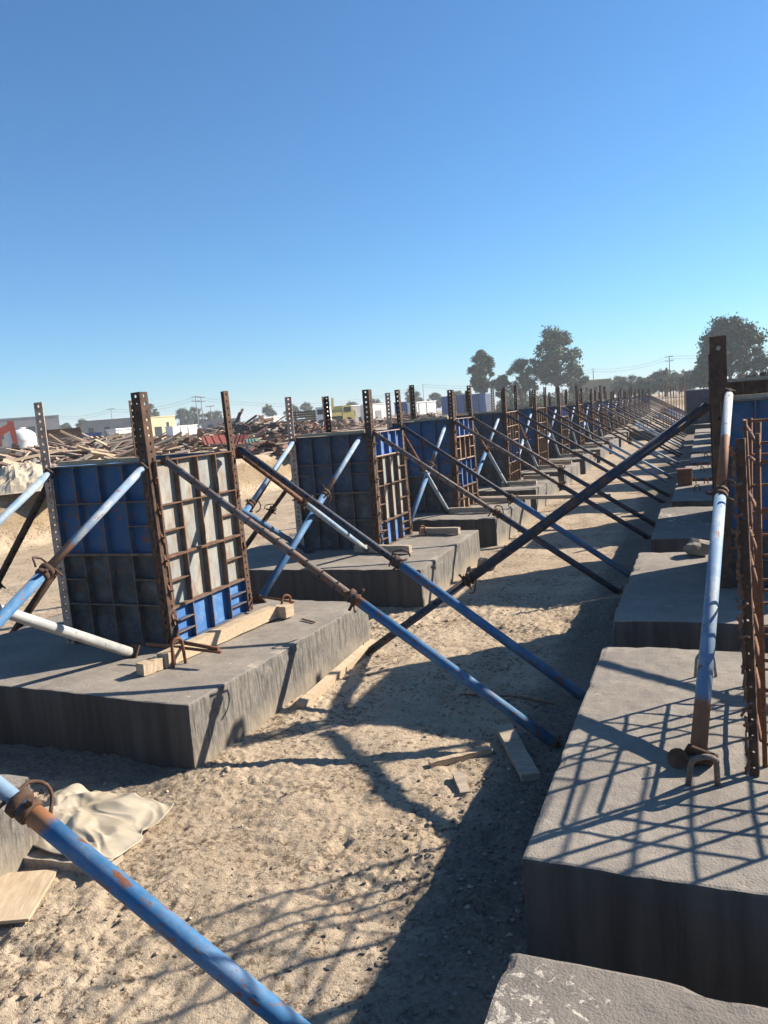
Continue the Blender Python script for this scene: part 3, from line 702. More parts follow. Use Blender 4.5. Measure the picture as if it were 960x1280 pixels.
# rebar cage with rusty angle
cage = empty('rebar_cage', (0.49, 3.42, ZT), 'rusty rebar cage standing on the footing at the right edge', 'rebar cage')
cw, cl, chh = 0.62, 0.86, 1.28
bars = []
for ix in range(4):
    for iy in range(4):
        if ix in (0, 3) or iy in (0, 3): bars.append((-cw/2+cw*ix/3, -cl/2+cl*iy/3))
rg = random.Random(4)
for (x, y) in bars:
    mb = MB(); mb.tube([(x, y, -.02), (x+rg.uniform(-.01, .01), y+rg.uniform(-.01, .01), 0.6), (x+rg.uniform(-.03, .03), y+rg.uniform(-.03, .03), chh+rg.uniform(-.06, .10))], 0.009, 7)
    mb.build('vertical_bar', 'rebar', cage)
for k in range(9):
    z = 0.10+k*0.142+rg.uniform(-.03, .03); mb = MB(); t1, t2 = rg.uniform(-.05, .05), rg.uniform(-.05, .05)
    c = [(-cw/2-.012, -cl/2-.012), (cw/2+.012, -cl/2-.012), (cw/2+.012, cl/2+.012), (-cw/2-.012, cl/2+.012)]
    pts = []
    for j in range(4):
        a, b = Vector(c[j]), Vector(c[(j+1) % 4])
        for f in (0.03, 0.35, 0.65, 0.97):
            p = a.lerp(b, f); pts.append((p.x, p.y, z+t1*p.x+t2*p.y+rg.uniform(-.006, .006)))
    mb.tube(pts, 0.0065, 6, closed=True); mb.build('hoop', 'rebar', cage)
post = empty('angle_post', (0.155, 2.90, ZT), 'rusty steel angle strung with wedge pins in front of the rebar cage', 'steel post')
link('steel_angle', angle_post(1.22, leg=0.030, pitch=0.06, hr=0.005, mats=('rustdk', 'rustdk')), post).rotation_euler.z = R(-8)
for j in range(22):
    q = link('wedge_pin', PINS[j % 4], post, (-0.036+random.uniform(-.003, .003), -0.012, 0.04+j*0.054)); q.rotation_euler = (0, random.uniform(-.4, .4), random.uniform(0, 3)); q.scale = (.7, .7, .8)
post.rotation_euler = (0, R(-1.2), 0)

# ---------------------------------------------------------------- timber and small things on the footings and the sand
def board(loc, L, wd, ht, rz, label, mat='timber', group=None, tilt=0.0, name='timber_plank', roll=0.0):
    o = link(name, timber_bar(L, wd, ht, int(L*1000+wd*77), (mat,)), None, loc); o.rotation_euler = (roll, tilt, rz)
    return tag(o, label, 'timber', group)
GT = 'loose timber on and between the footings'
board((-2.98, 3.55, ZT+.01), 1.12, 0.07, 0.085, R(84), 'pale squared timber along the foot of the grey and blue formwork', group=GT)
board((-3.02, 3.40, ZT+.008), 0.14, 0.07, 0.07, R(78), 'short timber block at the near end of the pale squared timber', group=GT)
board((-2.88, 4.66, ZT+.01), 0.10, 0.09, 0.085, R(-10), 'small timber offcut at the far end of the pale squared timber', group=GT)
board((-3.35, 7.06, ZT+.012), 0.62, 0.07, 0.07, R(-3), 'grey timber lying under the front of the slate formwork', 'timbergrey', GT)
board((-3.02, 8.12, ZT+.012), 0.48, 0.07, 0.07, R(-4), 'short grey timber at the rear corner of the slate formwork', 'timbergrey', GT)
board((-2.30, 3.93, gz(-2.3, 4.2)+.0), 1.28, 0.055, 0.06, R(93), 'pale plank lying along the foot of the large black footing', group=GT, roll=R(12))
board((-1.10, 3.93, gz(-1.1, 3.9)-.005), 0.60, 0.09, 0.05, R(-64), 'weathered plank end lying in the shadow near the right footing', 'timbergrey', GT)
board((-1.30, 3.42, gz(-1.3, 3.4)+.0), 0.34, 0.035, 0.03, R(42), 'thin pale lath on the sand beside the weathered plank', group=GT)
board((-1.17, 3.36, gz(-1.17, 3.4)+.0), 0.20, 0.05, 0.03, R(-62), 'small dark timber stub near the thin pale lath', 'timbergrey', GT)
board((-4.2, 11.06, ZT+.012), 3.0, 0.11, 0.05, R(-3), 'long dark plank jutting out from the left footings over the sand', 'timbergrey', GT)
for i in range(3, 9):
    board((FX[i]+W-0.05, FY[i]-0.22, ZT+.012), 0.6, 0.07, 0.07, R(-4+i), 'grey timber lying under the %s formwork box of the left row' % ORD[i], 'timbergrey', GT)
    board((FX[i]+W+0.12, FY[i]+W-.12, ZT+.012), 0.46, 0.07, 0.07, R(3-i), 'short grey timber at the rear corner of the %s left-row formwork' % ORD[i], 'timbergrey', GT)
def bar_thing(pts, r, label, mat='rebar', name='rebar_rod'):
    mb = MB(); mb.tube(pts, r, 8); return tag(mb.build(name, mat), label, 'rebar', 'loose rebar rods on the large footing')
bar_thing([(-3.24, 3.70, .46), (-2.66, 3.66, .445)], 0.010, 'thin rusty rod lying level at the near corner of the grey formwork')
bar_thing([(-3.00, 3.72, .475), (-2.68, 3.67, .462)], 0.013, 'thicker rusty rod wedged over the timber at the near corner')
bar_thing([(-3.16, 4.90, .46), (-2.80, 4.80, .45)], 0.009, 'thin rusty rod at the far corner of the grey formwork')
bar_thing([(-2.66, 4.65, .368), (-2.52, 4.58, .369)], 0.006, 'short bent nail rod lying on the bare corner of the large footing')
bar_thing([(-1.42, 4.32, gz(-1.4, 4.3)+.02), (-1.1, 4.36, gz(-1.1, 4.36)+.02), (-.84, 4.30, gz(-.84, 4.3)+.02)], 0.006, 'thin wire rod lying on the shaded sand between the prop feet')
rebar_staple((-2.94, 3.62, ZT), 0.07, 0.17, R(70), 'rusty rebar staple holding the timber at the near corner of the formwork', 0.010, 'rebar')
rebar_staple((-2.84, 4.76, ZT), 0.07, 0.15, R(60), 'rusty rebar staple holding the timber at the far corner of the formwork', 0.010, 'rebar')
rebar_staple((-2.95, 8.05, ZT), 0.07, 0.12, R(60), 'rusty rebar staple on the second footing of the left row', 0.010, 'rebar')

# lump of broken concrete, stub
def rubble(loc, r, label, seed, name='concrete_lump', mat='ctop'):
    rng = random.Random(seed); bm = bmesh.new(); bmesh.ops.create_icosphere(bm, subdivisions=2, radius=r)
    for v in bm.verts:
        k = 0.75+0.5*rng.random(); v.co *= k; v.co.z = max(v.co.z*0.75, -r*.5)
    me = bpy.data.meshes.new(name); bm.to_mesh(me); bm.free(); me.materials.append(M[mat]); o = link(name, me, None, loc)
    return tag(o, label, 'rubble')
rubble((-0.06, 6.93, ZT+.06), 0.11, 'pale broken concrete lump on the half shaded right footing', 3)
rubble((-2.22, 8.0, gz(-2.2, 8.0)+.05), 0.11, 'rolled pale concrete lump at the foot of the second left footing', 5)
mb = MB(); mb.box((-.10, -.08, 0), (.10, .08, .22)); mb.box((-.11, -.09, .22), (.11, .09, .245))
tag(mb.build('brick_stub', 'prust', None, (-0.27, 12.2, ZT+.003)), 'small brown brick stub on a footing of the right row', 'stub')

# crumpled plastic sheet, the board under it and the flat sheet at the left edge
def sheet_mat():
    mt, nt, b = new_mat('dusty_plastic_sheet')
    v = coords(nt); n1 = noise(nt, v, 6, 6, 0.65)
    c = mix(nt, ramp(nt, n1, [(0.3, 0.0), (0.7, 1.0)]), (0.40, 0.335, 0.235), (0.58, 0.51, 0.395))
    nt.links.new(c, b.inputs['Base Color']); b.inputs['Roughness'].default_value = 0.42
    tr = nt.nodes.new('ShaderNodeBsdfTranslucent'); nt.links.new(c, tr.inputs[0]); ms = nt.nodes.new('ShaderNodeMixShader'); ms.inputs[0].default_value = 0.25
    out = [n for n in nt.nodes if n.type == 'OUTPUT_MATERIAL'][0]
    nt.links.new(b.outputs[0], ms.inputs[1]); nt.links.new(tr.outputs[0], ms.inputs[2]); nt.links.new(ms.outputs[0], out.inputs[0])
    return mt
M['sheet'] = sheet_mat()
def sheet(name, corners, amp, seed, label, mat, n=110, lift=0.03, fold=True):
    (a, b, c, d) = [Vector((*p, 0)) for p in corners]
    U, V = np.meshgrid(np.linspace(0, 1, n), np.linspace(0, 1, n))
    P = np.zeros((n, n, 3))
    for k in range(2):
        P[..., k] = (a[k]*(1-U)+b[k]*U)*(1-V)+(d[k]*(1-U)+c[k]*U)*V
    P[..., 0] += 0.06*pnoise(U*3.3+seed, V*3.3, seed); P[..., 1] += 0.06*pnoise(U*3.1, V*3.7+seed, seed+1)
    rng = random.Random(seed); fold = np.zeros_like(U)
    wu = U+.10*pnoise(U*3, V*3, seed+2); wv = V+.10*pnoise(U*3+5, V*3, seed+3)
    for k in range(9):                                   # sharp creases in many directions
        a_ = rng.uniform(0, math.pi); t_ = wu*math.cos(a_)+wv*math.sin(a_); c_ = rng.uniform(-.1, 1.0); w_ = rng.uniform(.05, .22)
        fold = np.maximum(fold, rng.uniform(.3, 1)*np.clip(1-np.abs(t_-c_)/w_, 0, 1)*np.clip(.6+1.2*pnoise(wu*2+k, wv*2, seed+k), 0, 1))
    z = 0.012*pnoise(P[..., 0]*3, P[..., 1]*3, 2)+.02*sstep((1-np.abs(U*2-1))/.5)
    z = np.maximum(z+lift+amp*fold+amp*.25*pnoise(U*5, V*5, seed+5), 0)
    z = z+amp*.12*(1-np.abs(pnoise(wu*6+wv*2, wv*5, seed+8))*3)+amp*.05*pnoise(wu*14, wv*14, seed+9)
    P[..., 2] = z
    z = ground_height(P[..., 0], P[..., 1])
    P[..., 2] = np.maximum(P[..., 2], z+0.006)
    mb = MB(); idx = lambda i, j: i*n+j
    mb.add(P.reshape(-1, 3).tolist(), [(idx(i, j), idx(i, j+1), idx(i+1, j+1), idx(i+1, j)) for i in range(n-1) for j in range(n-1)], 0, True)
    o = mb.build(name, mat); md = o.modifiers.new('thick', 'SOLIDIFY'); md.thickness = 0.002
    return tag(o, label, 'sheet')
sheet('plastic_sheet', ((-2.98, 2.22), (-2.24, 2.20), (-2.34, 2.70), (-2.98, 2.66)), 0.055, 4, 'crumpled cream plastic sheet on the sand beside the left footing', 'sheet')
mb = MB(); mb.box((-.20, -.17, 0), (.20, .17, .012)); o = mb.build('plywood_offcut', 'timber', None, (-2.60, 1.93, gz(-2.6, 1.93)+.022)); o.rotation_euler = (R(-2), R(3), R(28))
tag(o, 'flat pale plywood offcut lying on the sand at the left edge', 'sheet')
board((-2.70, 2.16, gz(-2.6, 2.2)+.0), 0.42, 0.12, 0.045, R(6), 'brown board peeping out from under the crumpled plastic sheet', 'timbergrey', GT)
# ---------------------------------------------------------------- background beyond the trench and the rows
M['leaf'] = simple('grey_green_leaves', (0.038, 0.060, 0.030), (0.10, 0.14, 0.075), 0.8, 0.8, bmp=0, world=True)
M['leafpale'] = simple('dusty_olive_leaves', (0.055, 0.075, 0.035), (0.125, 0.145, 0.080), 0.8, 0.8, bmp=0, world=True)
M['bark'] = simple('bark', (0.07, 0.05, 0.038), (0.16, 0.125, 0.095), 4, 0.95)
M['yellow'] = simple('cream_yellow_plaster', (0.50, 0.42, 0.24), (0.60, 0.52, 0.33), 0.7, 0.9, bmp=0)
M['white'] = simple('chalky_white_paint', (0.60, 0.60, 0.58), (0.76, 0.75, 0.72), 1.2, 0.7, bmp=0)
M['greywall'] = simple('grey_block_wall', (0.20, 0.20, 0.20), (0.30, 0.29, 0.28), 1.1, 0.9, bmp=0)
M['tanwall'] = simple('tan_brick_wall', (0.33, 0.25, 0.15), (0.43, 0.33, 0.21), 1.3, 0.9, bmp=0)
M['bluehoard'] = simple('blue_sheet_hoarding', (0.035, 0.085, 0.22), (0.06, 0.12, 0.28), 1.5, 0.6, bmp=0)
M['redpaint'] = simple('faded_red_paint', (0.22, 0.055, 0.04), (0.32, 0.10, 0.075), 3, 0.6, bmp=0)
M['yelpaint'] = simple('yellow_vehicle_paint', (0.42, 0.34, 0.09), (0.52, 0.43, 0.16), 3, 0.5, bmp=0)
M['glassdk'] = simple('dark_window', (0.02, 0.025, 0.03), (0.04, 0.045, 0.05), 3, 0.2, bmp=0)
M['greensheet'] = simple('faded_green_sheet', (0.14, 0.26, 0.20), (0.22, 0.34, 0.27), 3, 0.7, bmp=0)
M['tyre'] = simple('black_rubber', (0.02, 0.02, 0.02), (0.04, 0.04, 0.04), 8, 0.9, bmp=0)
M['rubblepale'] = simple('pale_rubble', (0.30, 0.245, 0.175), (0.47, 0.41, 0.32), 5, 1.0, bmp=0.5, bd=0.03)

def face_mat(px):
    """yaw that turns -y of an object towards the camera for a thing at an image column"""
    v = bearing(px, 1.0); return math.atan2(v.y, v.x)-math.pi/2
def place(px, d): p = bearing(px, d); return Vector((p.x, p.y, gz(p.x, p.y)))
def topz(px, y, d): return EYE + (horizon(px)-y)/FPX*d*1.0
def building(name, label, cat, px0, px1, ytop, d, wall, depth=6, roof=None, holes=(), yaw=0.0, group=None, parapet=True):
    c = (px0+px1)/2; p = place(c, d); wd = (px1-px0)/FPX*d/math.cos(math.atan2(abs(c-480), 960))**1
    h = topz(c, ytop, d)-p.z
    t = empty(name, p, label, cat, group); t.rotation_euler.z = face_mat(c)+yaw
    mb = MB(); mb.box((-wd/2, 0, -.3), (wd/2, depth, h)); mb.build('wall', wall, t)
    if parapet:
        mb = MB(); mb.box((-wd/2-.08, -.08, h+.003), (wd/2+.08, depth+.08, h+.14)); mb.build('roof', roof or wall, t)
    for k, (nm, fx0, fx1, fz0, fz1, mk) in enumerate(holes):
        mb = MB(); mb.box((-wd/2+fx0*wd, -.04, fz0*h), (-wd/2+fx1*wd, -.004, fz1*h)); f = mb.build(nm, mk, t)
    return t
W_ = lambda a, b, z0=.35, z1=.7: ('window', a, b, z0, z1, 'glassdk')
building('long_wall_building', 'long low grey building at the far left horizon', 'building', -60, 57, 529, 150, 'greywall', 10, holes=[W_(.2, .25), W_(.5, .55), W_(.75, .8)])
building('workshop_hall', 'grey flat workshop hall left of the cream yellow building', 'building', 111, 166, 527, 130, 'greywall', 12, holes=[W_(.1, .2), W_(.4, .5), ('door', .65, .8, 0, .6, 'glassdk')])
building('yellow_building', 'cream yellow building with a dark doorway on the left horizon', 'building', 182, 224, 523, 115, 'yellow', 3, yaw=R(40), holes=[('door', .26, .5, 0, .55, 'glassdk'), W_(.68, .76, .5, .75)])
building('white_container', 'white container beside the cream yellow building', 'container', 214, 250, 533.5, 108, 'white', 1.5, yaw=R(40), holes=[('door', .6, .64, .1, .9, 'greywall'), ('door', .3, .33, .1, .9, 'greywall')])
building('site_cabin', 'small white site cabin with blue windows behind the timber heap', 'cabin', 145, 166, 538, 70, 'white', 1.2, yaw=R(40), holes=[('window', .15, .4, .3, .75, 'bluehoard'), ('window', .55, .8, .3, .75, 'bluehoard')])
building('equipment_box', 'dark blue equipment box behind the timber heap', 'container', 104, 124, 545, 48, 'bluehoard', 2, holes=[('door', .4, .6, .05, .9, 'glassdk')])
building('concrete_shed', 'grey concrete shed below the twin utility poles', 'building', 254, 300, 526, 130, 'greywall', 7, holes=[W_(.15, .3), W_(.55, .7)])
building('white_lorry_box', 'white lorry box above the dark scrap heap', 'container', 326, 354, 523, 85, 'white', 1.5, yaw=R(42), holes=[('door', .48, .52, .1, .9, 'greywall')])
building('pale_shed', 'pale grey long shed behind the yellow crane truck', 'building', 424, 456, 508.5, 120, 'greywall', 3, yaw=R(46), roof='white', holes=[W_(.2, .3), W_(.6, .7)])
building('white_shed', 'white roofed shed right of the pale grey long shed', 'building', 457, 492, 506, 125, 'white', 3, yaw=R(46), holes=[('door', .3, .6, 0, .6, 'greywall')])
building('blue_container', 'blue container between the white shed and the white trailer', 'container', 494, 513, 504.5, 100, 'bluehoard', 3, holes=[('door', .48, .52, .05, .95, 'glassdk')])
building('white_trailer', 'white box trailer left of the long blue hoarding', 'trailer', 515, 552, 503.5, 98, 'white', 1.5, yaw=R(50), holes=[('door', .1, .13, .05, .95, 'greywall'), ('door', .5, .53, .05, .95, 'greywall')])
building('blue_hoarding', 'long blue sheet hoarding below the tall trees', 'hoarding', 553, 607, 494.5, 96, 'bluehoard', 0.3, holes=[('post', k/6, k/6+.02, 0, 1, 'glassdk') for k in range(1, 6)], parapet=False)
building('white_gate_post', 'white upright panel at the right end of the blue hoarding', 'panel', 608, 614, 493, 95, 'white', 0.4, parapet=False)
building('tan_building', 'tan brick building right of the tallest tree', 'building', 727, 766, 477, 140, 'tanwall', 4, yaw=R(35), roof='yellow', holes=[W_(.1, .2), W_(.4, .5), W_(.7, .8)])

# ---- trees
def tree_meshes(kind, seed, h, wd):
    rng = random.Random(seed); tr = MB(); lf = MB()
    th = h*0.32
    tr.tube([(0, 0, -.3), (.1*rng.uniform(-1, 1), .1, th*.5), (0.2*rng.uniform(-1, 1), 0, th), (0.3*rng.uniform(-1, 1), .2, h*.72)], [h*.030, h*.024, h*.019, h*.006], 8)
    lobes = []
    n = 95 if kind == 'tall' else 60
    for k in range(n):
        f = rng.random(); z = h*(0.30+0.66*f); prof = math.sin(math.pi*min(1, (0.14+0.82*f)))**0.6
        a = rng.random()*6.28; rr = wd/2*prof*math.sqrt(rng.uniform(0.05, 1))*0.86
        c = Vector((rr*math.cos(a), rr*math.sin(a), z)); lobes.append((c, wd*rng.choice([.05, .06, .075, .09, .11, .14])))
        s0 = Vector((0, 0, z*rng.uniform(.55, .8))); tr.tube([s0, s0.lerp(c, .55)+Vector((0, 0, .1)), c], [h*.010, h*.006, h*.002], 5)
    for c, r_ in lobes:
        m_ = int(150*(r_/(wd*.09))**1.7)
        for _ in range(m_):
            d = Vector((rng.gauss(0, 1), rng.gauss(0, 1), rng.gauss(0, .75))).normalized(); q = c+d*r_*min(1.25, abs(rng.gauss(.55, .42)))
            q.z -= r_*0.35*rng.random()**2
            s = rng.uniform(.12, .27)*(1 if kind != 'small' else .8)*(wd/7)**.4; u = Vector((rng.gauss(0, 1), rng.gauss(0, 1), rng.gauss(0, 1))).normalized(); v = u.cross(d)
            if v.length < .1: continue
            v = v.normalized()*s*.7; u = u*s
            lf.add([q-u, q-v*.9, q+u, q+v*.9], [(0, 1, 2, 3)])
    return tr.mesh('trunk', ['bark']), lf
TM = {}
def tree(kind, px, ytop, wpx, d, label, mat='leaf', seed=1, group=None, name='broadleaf_tree'):
    p = place(px, d); h = topz(px, ytop, d)-p.z; wd = wpx/FPX*d*1.05
    tr, lf = tree_meshes(kind, seed, h, wd)
    t = empty(name, p, label, 'tree', group); link('trunk', tr, t); lf.build('crown', mat, t); return t
GTR = 'tall trees behind the site'
tree('tall', 606, 439, 34, 128, 'slim tall tree right of the blue hoarding', seed=3, group=GTR)
tree('round', 655, 452, 38, 132, 'lower round tree between the slim tree and the tallest tree', seed=5, group=GTR)
tree('round', 630, 470, 24, 134, 'small bushy tree right of the slim tall tree', seed=6, group=GTR)
tree('tall', 697, 417, 62, 135, 'tallest broad tree standing in the middle of the horizon', seed=14, group=GTR)
tree('round', 722, 458, 30, 138, 'low tree on the right flank of the tallest tree', seed=16, group=GTR)
tree('tall', 913, 407, 74, 118, 'big dense tree behind the brown post at right', seed=12, group=GTR)
tree('round', 952, 452, 46, 112, 'dark low tree at the right edge of the photo', seed=13, group=GTR)
tree('round', 880, 460, 30, 125, 'low tree left of the brown post at right', seed=15, group=GTR)
GTL = 'small trees along the far horizon'
for k, (px, yt, wp, d, lb) in enumerate([
    (192, 507, 20, 190, 'small round tree behind the cream yellow building'), (70, 531, 16, 200, 'tiny tree on the horizon left of the workshop hall'),
    (84, 531, 18, 190, 'small dark tree just left of the grey workshop hall'), (106, 527, 20, 195, 'small tree touching the left end of the workshop hall'),
    (232, 513, 26, 200, 'bushy tree just right of the cream yellow building'), (246, 511, 22, 205, 'bushy tree behind the twin utility poles'),
    (268, 514, 26, 205, 'wide bushy tree right of the twin utility poles'), (338, 505, 18, 200, 'small tree rising behind the white lorry box'),
    (366, 507, 20, 205, 'small tree between the two pale formwork posts'), (384, 505, 22, 205, 'wide small tree left of the yellow crane truck'),
    (402, 510, 18, 210, 'low tree behind the yellow crane truck'), (440, 504, 24, 215, 'low tree above the pale grey long shed'), (470, 500, 24, 215, 'low tree above the white roofed shed'),
    (518, 486, 26, 190, 'round tree above the white box trailer'), (545, 492, 24, 200, 'low tree left of the long blue hoarding'), (572, 490, 26, 200, 'low tree peeping over the long blue hoarding'),
    (775, 473, 26, 170, 'low green tree just right of the tan building'), (793, 472, 28, 172, 'second low tree right of the tan building'), (812, 474, 24, 170, 'low tree left of the shaggy palm'),
    (824, 467, 26, 158, 'low bushy tree in front of the shaggy palm'), (842, 468, 24, 156, 'low bushy tree between the two palms'), (760, 476, 24, 150, 'low bush-like tree hiding the right end of the tan building'),
    (784, 478, 30, 140, 'wide low tree behind the far end of the rows'), (806, 477, 30, 142, 'second wide low tree behind the far end of the rows'), (832, 474, 32, 138, 'third wide low tree behind the far end of the rows'), (858, 472, 30, 140, 'fourth wide low tree behind the far end of the rows'),
    (850, 470, 28, 175, 'low tree right of the shaggy palm'), (866, 466, 24, 170, 'low tree left of the big dense tree')]):
    tree('small', px, yt, wp, d, lb, mat='leaf' if k % 3 else 'leafpale', seed=40+k, group=GTL, name='small_tree')
for k, (px, wp) in enumerate(((640, 30), (668, 34), (700, 34), (728, 26))):
    p = place(px, 108+k); rng = random.Random(70+k); lf = MB(); wd = wp/FPX*112; hh = topz(px, 489, 108)-p.z
    for _ in range(1500):
        a = rng.random()*6.28; r_ = math.sqrt(rng.random()); zz = hh*rng.random()*(1-.6*r_**3)*rng.uniform(.7, 1.05)
        q = Vector((wd*.62*r_*math.cos(a), 1.6*r_*math.sin(a), zz)); u = Vector((rng.gauss(0, 1), rng.gauss(0, 1), rng.gauss(0, 1))).normalized()*.17; v = u.orthogonal().normalized()*.10
        lf.add([q-u, q-v, q+u, q+v], [(0, 1, 2, 3)])
    o = lf.build('green_bush', 'leafpale', None, p); o.rotation_euler.z = face_mat(px)
    tag(o, ['pale green bush under the slim tall tree', 'pale green bush under the lower round tree', 'pale green bush under the tallest tree', 'pale green bush beside the tan building'][k], 'bush', 'green bushes at the foot of the trees')
# palms
def palm(px, ytop, d, label, seed):
    rng = random.Random(seed); p = place(px, d); h = topz(px, ytop, d)-p.z-1.2
    t = empty('palm_tree', p, label, 'palm', 'palms on the right horizon'); mb = MB(); mb.tube([(0, 0, -.2), (.1, 0, h*.5), (0, .1, h)], [.28, .22, .2], 8); mb.build('trunk', 'bark', t)
    lf = MB()
    for k in range(46):
        a = rng.random()*6.28; el = rng.uniform(-.5, 1.3); L = rng.uniform(1.9, 2.8); pts = []
        for j in range(7):
            f = j/6; r_ = L*f*math.cos(el)*(1-.12*f); z = h+L*f*math.sin(el)-1.1*f*f
            pts.append(Vector((r_*math.cos(a), r_*math.sin(a), z)))
        sd = Vector((-math.sin(a), math.cos(a), 0))
        for j in range(6):
            for sg in (1, -1):
                for q_ in (0, .5):
                    c = pts[j].lerp(pts[j+1], q_); tip = c+sd*sg*.42*(1-.6*j/6)+(pts[j+1]-pts[j])*.7-Vector((0, 0, .18)); e = (pts[j+1]-pts[j]).normalized()*.09
                    lf.add([c-e, c+e, tip], [(0, 1, 2)])
    lf.build('crown', 'leafpale', t)
palm(832, 464, 150, 'shaggy palm with a wide crown on the right horizon', 1)
palm(858, 466, 150, 'smaller palm between the shaggy palm and the big dense tree', 2)
palm(777, 474, 165, 'tiny palm close to the tan building', 3)

# ---- poles and wires
def pole(px, ytop, d, label, arms=2, r_=.10):
    p = place(px, d); h = topz(px, ytop, d)-p.z; t = empty('utility_pole', p, label, 'utility pole', 'utility poles on the horizon'); t.rotation_euler.z = face_mat(px)
    mb = MB(); mb.tube([(0, 0, -.2), (0, 0, h)], [r_*1.2, r_*.8], 8); mb.build('mast', 'greywall', t)
    for k in range(arms):
        mb = MB(); mb.box((-.75, -.12, h-.25-k*.8), (.75, -.04+.0, h-.15-k*.8)); mb.build('crossarm', 'greywall', t)
        for x in (-.65, 0.35, .65):
            mb = MB(); mb.tube([(x, -.08, h-.15-k*.8), (x, -.08, h+.1-k*.8)], .05, 6); mb.build('insulator', 'white', t)
    return p + Vector((0, 0, h))
P1 = pole(249, 497, 150, 'left one of the twin utility poles right of the yellow building')
P2 = pole(255.5, 497.5, 151, 'right one of the twin utility poles right of the yellow building')
P3 = pole(266, 508, 140, 'thin lamp mast right of the twin utility poles', 1, .07)
P4 = pole(743, 463, 150, 'slim utility pole above the tan building', 0, .08)
P5 = pole(838, 449, 160, 'utility pole with crossarms above the shaggy palm')
P6 = pole(143, 513, 170, 'thin utility pole behind the workshop hall', 1, .08)
P7 = pole(73, 522, 175, 'thin utility pole at the far left horizon', 0, .07)
P8 = pole(531, 481, 170, 'thin utility pole above the round tree', 0, .07)
P0 = Vector((*bearing(-60, 175).xy, P7.z)); P9 = Vector((*bearing(1010, 170).xy, P5.z+1))
def wire(a, b, sag, label, dz=0.0):
    mb = MB(); n = 24
    for off in (0, -.5):
        mb.tube([a.lerp(b, k/n)+Vector((0, 0, dz+off-sag*4*(k/n)*(1-k/n))) for k in range(n+1)], 0.022, 5)
    tag(mb.build('power_line', 'greywall'), label, 'power line', 'power lines on the horizon')
wire(P0, P7, .8, 'power line running out at the far left edge', -.1); wire(P7, P6, .8, 'power line between the two thin left poles', -.1); wire(P6, P1, .9, 'power line to the left twin pole', -.2)
wire(P2, P8, 2.5, 'long power line from the twin poles to the middle of the horizon', -.2); wire(P4, P5, .8, 'power line between the tan building and the shaggy palm', -.1); wire(P5, P9, .8, 'power line passing the big dense tree', -.1); wire(P8, P4, 1.5, 'power line behind the tall trees', -.1)

# ---- vehicles and tank at far left
t = empty('excavator', place(-26, 42), 'red excavator arm reaching in at the left edge', 'excavator'); t.rotation_euler.z = face_mat(-20)
mb = MB(); mb.box((-1.2, -.9, .75), (1.0, .9, 1.7)); mb.build('body', 'redpaint', t)
mb = MB(); mb.box((0.1, -.85, 1.705), (1.0, .1, 2.5)); mb.build('cab', 'redpaint', t)
mb = MB(); mb.box((0.2, -.88, 1.85), (0.9, -.855, 2.4)); mb.build('window', 'glassdk', t)
for s in (-1, 1):
    mb = MB(); mb.tube([(-1.3, s*.85, .35), (1.3, s*.85, .35)], .35, 12); mb.build('track', 'tyre', t)
def slab(mb, a, b, w0, w1, th):
    a, b = Vector(a), Vector(b); d = (b-a).normalized(); n = Vector((-d.z, 0, d.x))
    vs = []
    for y in (-th/2, th/2): vs += [(*(a+n*w0/2).xy, (a+n*w0/2).z), (*(a-n*w0/2).xy, (a-n*w0/2).z), (*(b-n*w1/2).xy, (b-n*w1/2).z), (*(b+n*w1/2).xy, (b+n*w1/2).z)]
    vs = [Vector(v)+Vector((0, -th/2 if i < 4 else th/2, 0)) for i, v in enumerate(vs)]
    mb.add(vs, [(0, 1, 2, 3), (7, 6, 5, 4), (0, 4, 5, 1), (1, 5, 6, 2), (2, 6, 7, 3), (3, 7, 4, 0)])
mb = MB(); slab(mb, (0.6, 0, 1.2), (1.55, 0, 1.75), .42, .30, .22); mb.build('boom', 'redpaint', t)
mb = MB(); slab(mb, (1.50, 0, 1.95), (1.62, 0, 0.8), .30, .22, .2); mb.build('stick', 'redpaint', t)
mb = MB(); slab(mb, (1.62, 0, 0.8), (1.35, 0, 0.25), .35, .12, .6); mb.build('bucket', 'rustdk', t)

p = place(29, 46); t = empty('water_tank', p, 'white round water tank beside the red excavator arm', 'water tank')
mb = MB(); prof = [(0.66, 0.0), (0.70, .05), (0.70, 0.45), (0.715, .5), (0.70, .55), (0.70, 0.95), (0.715, 1.0), (0.70, 1.05), (0.68, 1.3), (0.45, 1.5), (.2, 1.58)]
mb.tube([(0, 0, z) for r_, z in prof], [r_ for r_, z in prof], 28); mb.build('tank_shell', 'white', t)
mb = MB(); mb.tube([(0, 0, 1.57), (0, 0, 1.66)], .22, 14); mb.build('lid', 'white', t)

t = empty('crane_truck', place(419, 74), 'yellow crane truck parked among the scrap heaps', 'truck'); t.rotation_euler.z = face_mat(418)+R(25)
mb = MB(); mb.box((-1.0, -.9, .75), (.35, .9, 1.0)); mb.build('chassis', 'glassdk', t)
mb = MB(); mb.box((-2.6, -.95, 1.003), (.3, .95, 1.35)); mb.build('flatbed', 'yelpaint', t)
mb = MB(); vs = [(0.4, -.9, .6), (1.7, -.9, .6), (1.65, -.9, 1.35), (1.35, -.9, 1.95), (.4, -.9, 1.95)]
mb.add([Vector(v) for v in vs]+[Vector((v[0], .9, v[2])) for v in vs], [(0, 1, 2, 3, 4), (9, 8, 7, 6, 5)]+[(k, k+5, (k+1) % 5+5, (k+1) % 5) for k in range(5)]); mb.build('cab', 'yelpaint', t)
mb = MB(); mb.box((.6, -.93, 1.35), (1.3, -.905, 1.8)); mb.build('window', 'glassdk', t)
mb = MB(); slab(mb, (-.2, 0, 1.36), (-.1, 0, 2.75), .2, .14, .2); mb.build('crane_mast', 'yelpaint', t)
